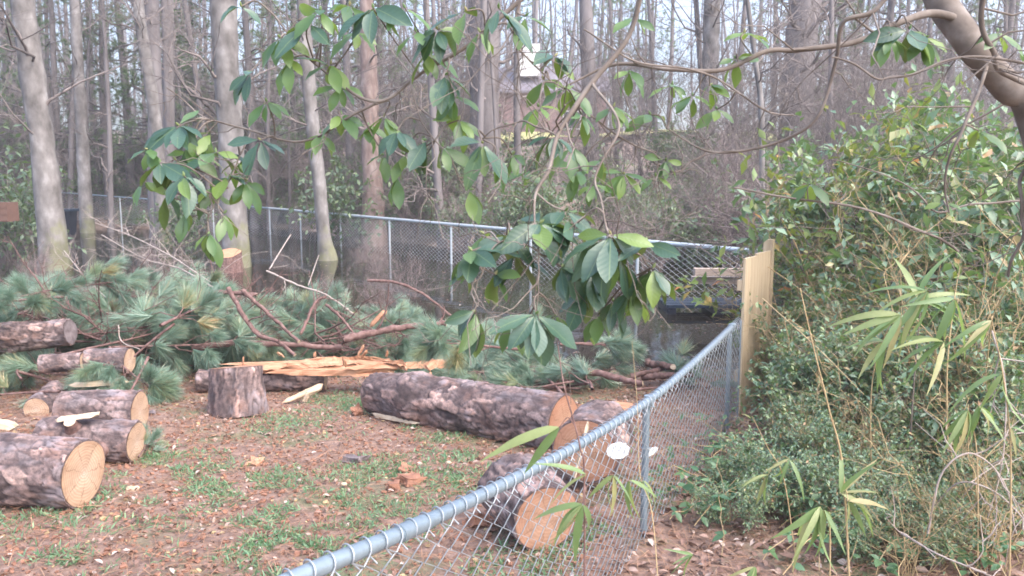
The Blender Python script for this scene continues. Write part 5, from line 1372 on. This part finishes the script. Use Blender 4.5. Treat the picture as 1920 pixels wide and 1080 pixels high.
# ------------------------------------------------------------------ ground cover (nobody could count it)
def scatter(n, y0, y1, seed, side=None):
    rg = np.random.default_rng(seed); y = y0 + (y1 - y0) * rg.random(n) ** .8; x = (rg.random(n) * 2.1 - 1.05) * (y * .66 + .4)
    return x, y, rg
def fence_x(y): return -.398 + .4467 * (y - 1.7)
x, y, rg = scatter(34000, 2.6, 10, 31)
right = x > fence_x(y); dens = np.where(right, .95, .34 + .3 * (vnoise(x * 1.3, y * 1.3, 4) > .0)); keep = rg.random(len(x)) < dens
x, y, right = x[keep], y[keep], right[keep]
pos = np.stack([x, y, zg(x, y) + .006 + .02 * rg.random(len(x))], -1)
tv, tf = leaf_tpl(.5, 3, .5, .35, .5)
d = rg.normal(size=pos.shape) * [1, 1, .25]
sz = np.where(right, .05, .032) * (.5 + rg.random(len(x)))
o = link('leaf_litter', MB().add(*place(tv, tf, basis(d, np.array([0, 0, 1.]) + rg.normal(size=pos.shape) * .35), pos, sz)).mesh('leaf_litter', M['litter']), kind='stuff')
tag(o, 'reddish brown fallen leaves and bark flakes covering the yard and the path by the thicket', 'leaf litter')
x, y, rg = scatter(46000, 2.6, 9.5, 32)
pos = np.stack([x, y, zg(x, y) + .008 + .02 * rg.random(len(x))], -1)
d = rg.normal(size=pos.shape) * [1, 1, .12]
tv = np.array([(-.012, 0, 0), (.012, 0, 0), (.010, .5, .03), (-.010, .5, .03), (0, 1, 0)])
v, f = place(tv, [[0, 1, 2, 3]], basis(d, np.array([0, 0, 1.]) + rg.normal(size=pos.shape) * .3), pos, .07 + .10 * rg.random(len(x)))
mb = MB().add(v, f); mb.add(np.zeros((0, 3)), (np.array([[3, 2, 4]])[None] + (np.arange(len(x)) * 5)[:, None, None]).reshape(-1, 3) - mb.n)
o = link('pine_straw', mb.mesh('pine_straw', M['dry_needle']), kind='stuff'); tag(o, 'dry brown pine straw strewn over the bare earth of the yard', 'pine straw')
rg = np.random.default_rng(36); n = 2600; y = 9.3 + 13 * rg.random(n) ** 1.3; x = (rg.random(n) * 1.5 - .9) * y * .62
k_ = (zg(x, y) < WATER_Z) & (vnoise(x * .8, y * .8, 14) > -.05); x, y = x[k_], y[k_]
pos = np.stack([x, y, np.full(len(x), WATER_Z + .006)], -1); d = rg.normal(size=pos.shape) * [1, 1, .04]
tv, tf = leaf_tpl(.4, 2, .2, .1, .5)
o = link('floating_leaves', MB().add(*place(tv, tf, basis(d, np.array([0, 0, 1.]) + rg.normal(size=pos.shape) * .1), pos, .04 + .05 * rg.random(len(x)))).mesh('floating_leaves', M['litter']), kind='stuff'); tag(o, 'dead leaves floating in patches on the dark pond', 'leaves')
# bark and wood crumbs
x, y, rg = scatter(15000, 2.8, 9, 33)
pos = np.stack([x, y, zg(x, y) + .008], -1); bv, bf = boxv((0, 0, 0), (.8, 1.2, .35)); bv = bv * (1 + .25 * rg.normal(size=bv.shape))
d = rg.normal(size=pos.shape) * [1, 1, .25]; sel = rg.random(len(x)) < .9
for nm, s_, mt, lb in (('bark_crumbs', sel, 'chunk', 'small red bark crumbs strewn over the yard'), ('wood_chips', ~sel, 'cane', 'small pale wood chips strewn over the yard')):
    q = pos[s_]; left = q[:, 0] < fence_x(q[:, 1]); q = q[left]; dd = d[s_][left]
    o = link(nm, MB().add(*place(bv, bf, basis(dd, np.array([0, 0, 1.]) + rg.normal(size=q.shape) * .3), q, (.010 + .022 * rg.random(len(q)) ** 2))).mesh(nm, M[mt], False), kind='stuff'); tag(o, lb, 'chips')
# grass
cent = [(640, 935, .5), (860, 860, .35), (420, 930, .45), (850, 905, .35), (250, 925, .5), (600, 1030, .3), (1090, 1010, .2), (285, 860, .25), (330, 880, .35), (480, 985, .25), (745, 985, .25), (470, 900, .3), (700, 880, .25), (60, 965, .3), (900, 830, .35), (700, 760, .3), (560, 1050, .25), (980, 1060, .25), (820, 805, .3), (640, 755, .35), (540, 790, .35), (130, 1060, .2), (880, 800, .3), (490, 1030, .2)]
pts = []; rg = np.random.default_rng(34)
for px, py, r_ in cent:
    c = G(px, py); n = int(1350 * r_ / .4); a = rg.random(n) * 6.28; rr = r_ * 1.15 * rg.random(n) ** .7
    pts.append(np.stack([c[0] + np.cos(a) * rr, c[1] + np.sin(a) * rr * 1.2], -1))
x, y, _ = scatter(14000, 2.6, 10, 35); k_ = (vnoise(x * 1.1, y * 1.1, 6) > .12) & (x < fence_x(y)); pts.append(np.stack([x[k_], y[k_]], -1))
pts = np.vstack(pts); pts = pts[vnoise(pts[:, 0] * 6, pts[:, 1] * 6, 8) > -.12]
pos = np.stack([pts[:, 0], pts[:, 1], zg(pts[:, 0], pts[:, 1])], -1)
d = rg.normal(size=pos.shape) * [1, 1, .2] * .7 + [0, 0, .75]
tv, tf = leaf_tpl(.22, 2, .2, .5, .4)
mb = MB().add(*place(tv, tf, basis(d, rg.normal(size=pos.shape) * [1, 1, .3] + [0, 0, .6]), pos, (.018 + .036 * rg.random(len(pos)))))
o = link('grass', mb.mesh('grass', M['grass']), kind='stuff'); tag(o, 'short bluish green grass and weeds in patches on the yard', 'grass')
# white toadstools / pale discs on the yard
for px, py, lb in ((841, 877, 'round pale disc lying in the grass left of the nearest fence log'), (645, 918, 'round pale disc on a stalk in the middle grass patch')):
    c = gp(px, py, .0); o = thing('mushroom', lb, 'mushroom', c)
    mb = MB(); tube(mb, [(0, 0, 0), (.002, 0, .035)], [.004, .004], 6); link('stalk', mb.mesh('stalk', M['pale_twig']), o)
    a = np.array([[0, 0, .030], [0, 0, .036], [0, 0, .044], [0, 0, .048]]); mb = MB(); mb.add(*tubes(a[None], np.array([[.008, .022, .016, .002]]), 12)); link('cap', mb.mesh('cap', M['pale_split']), o)
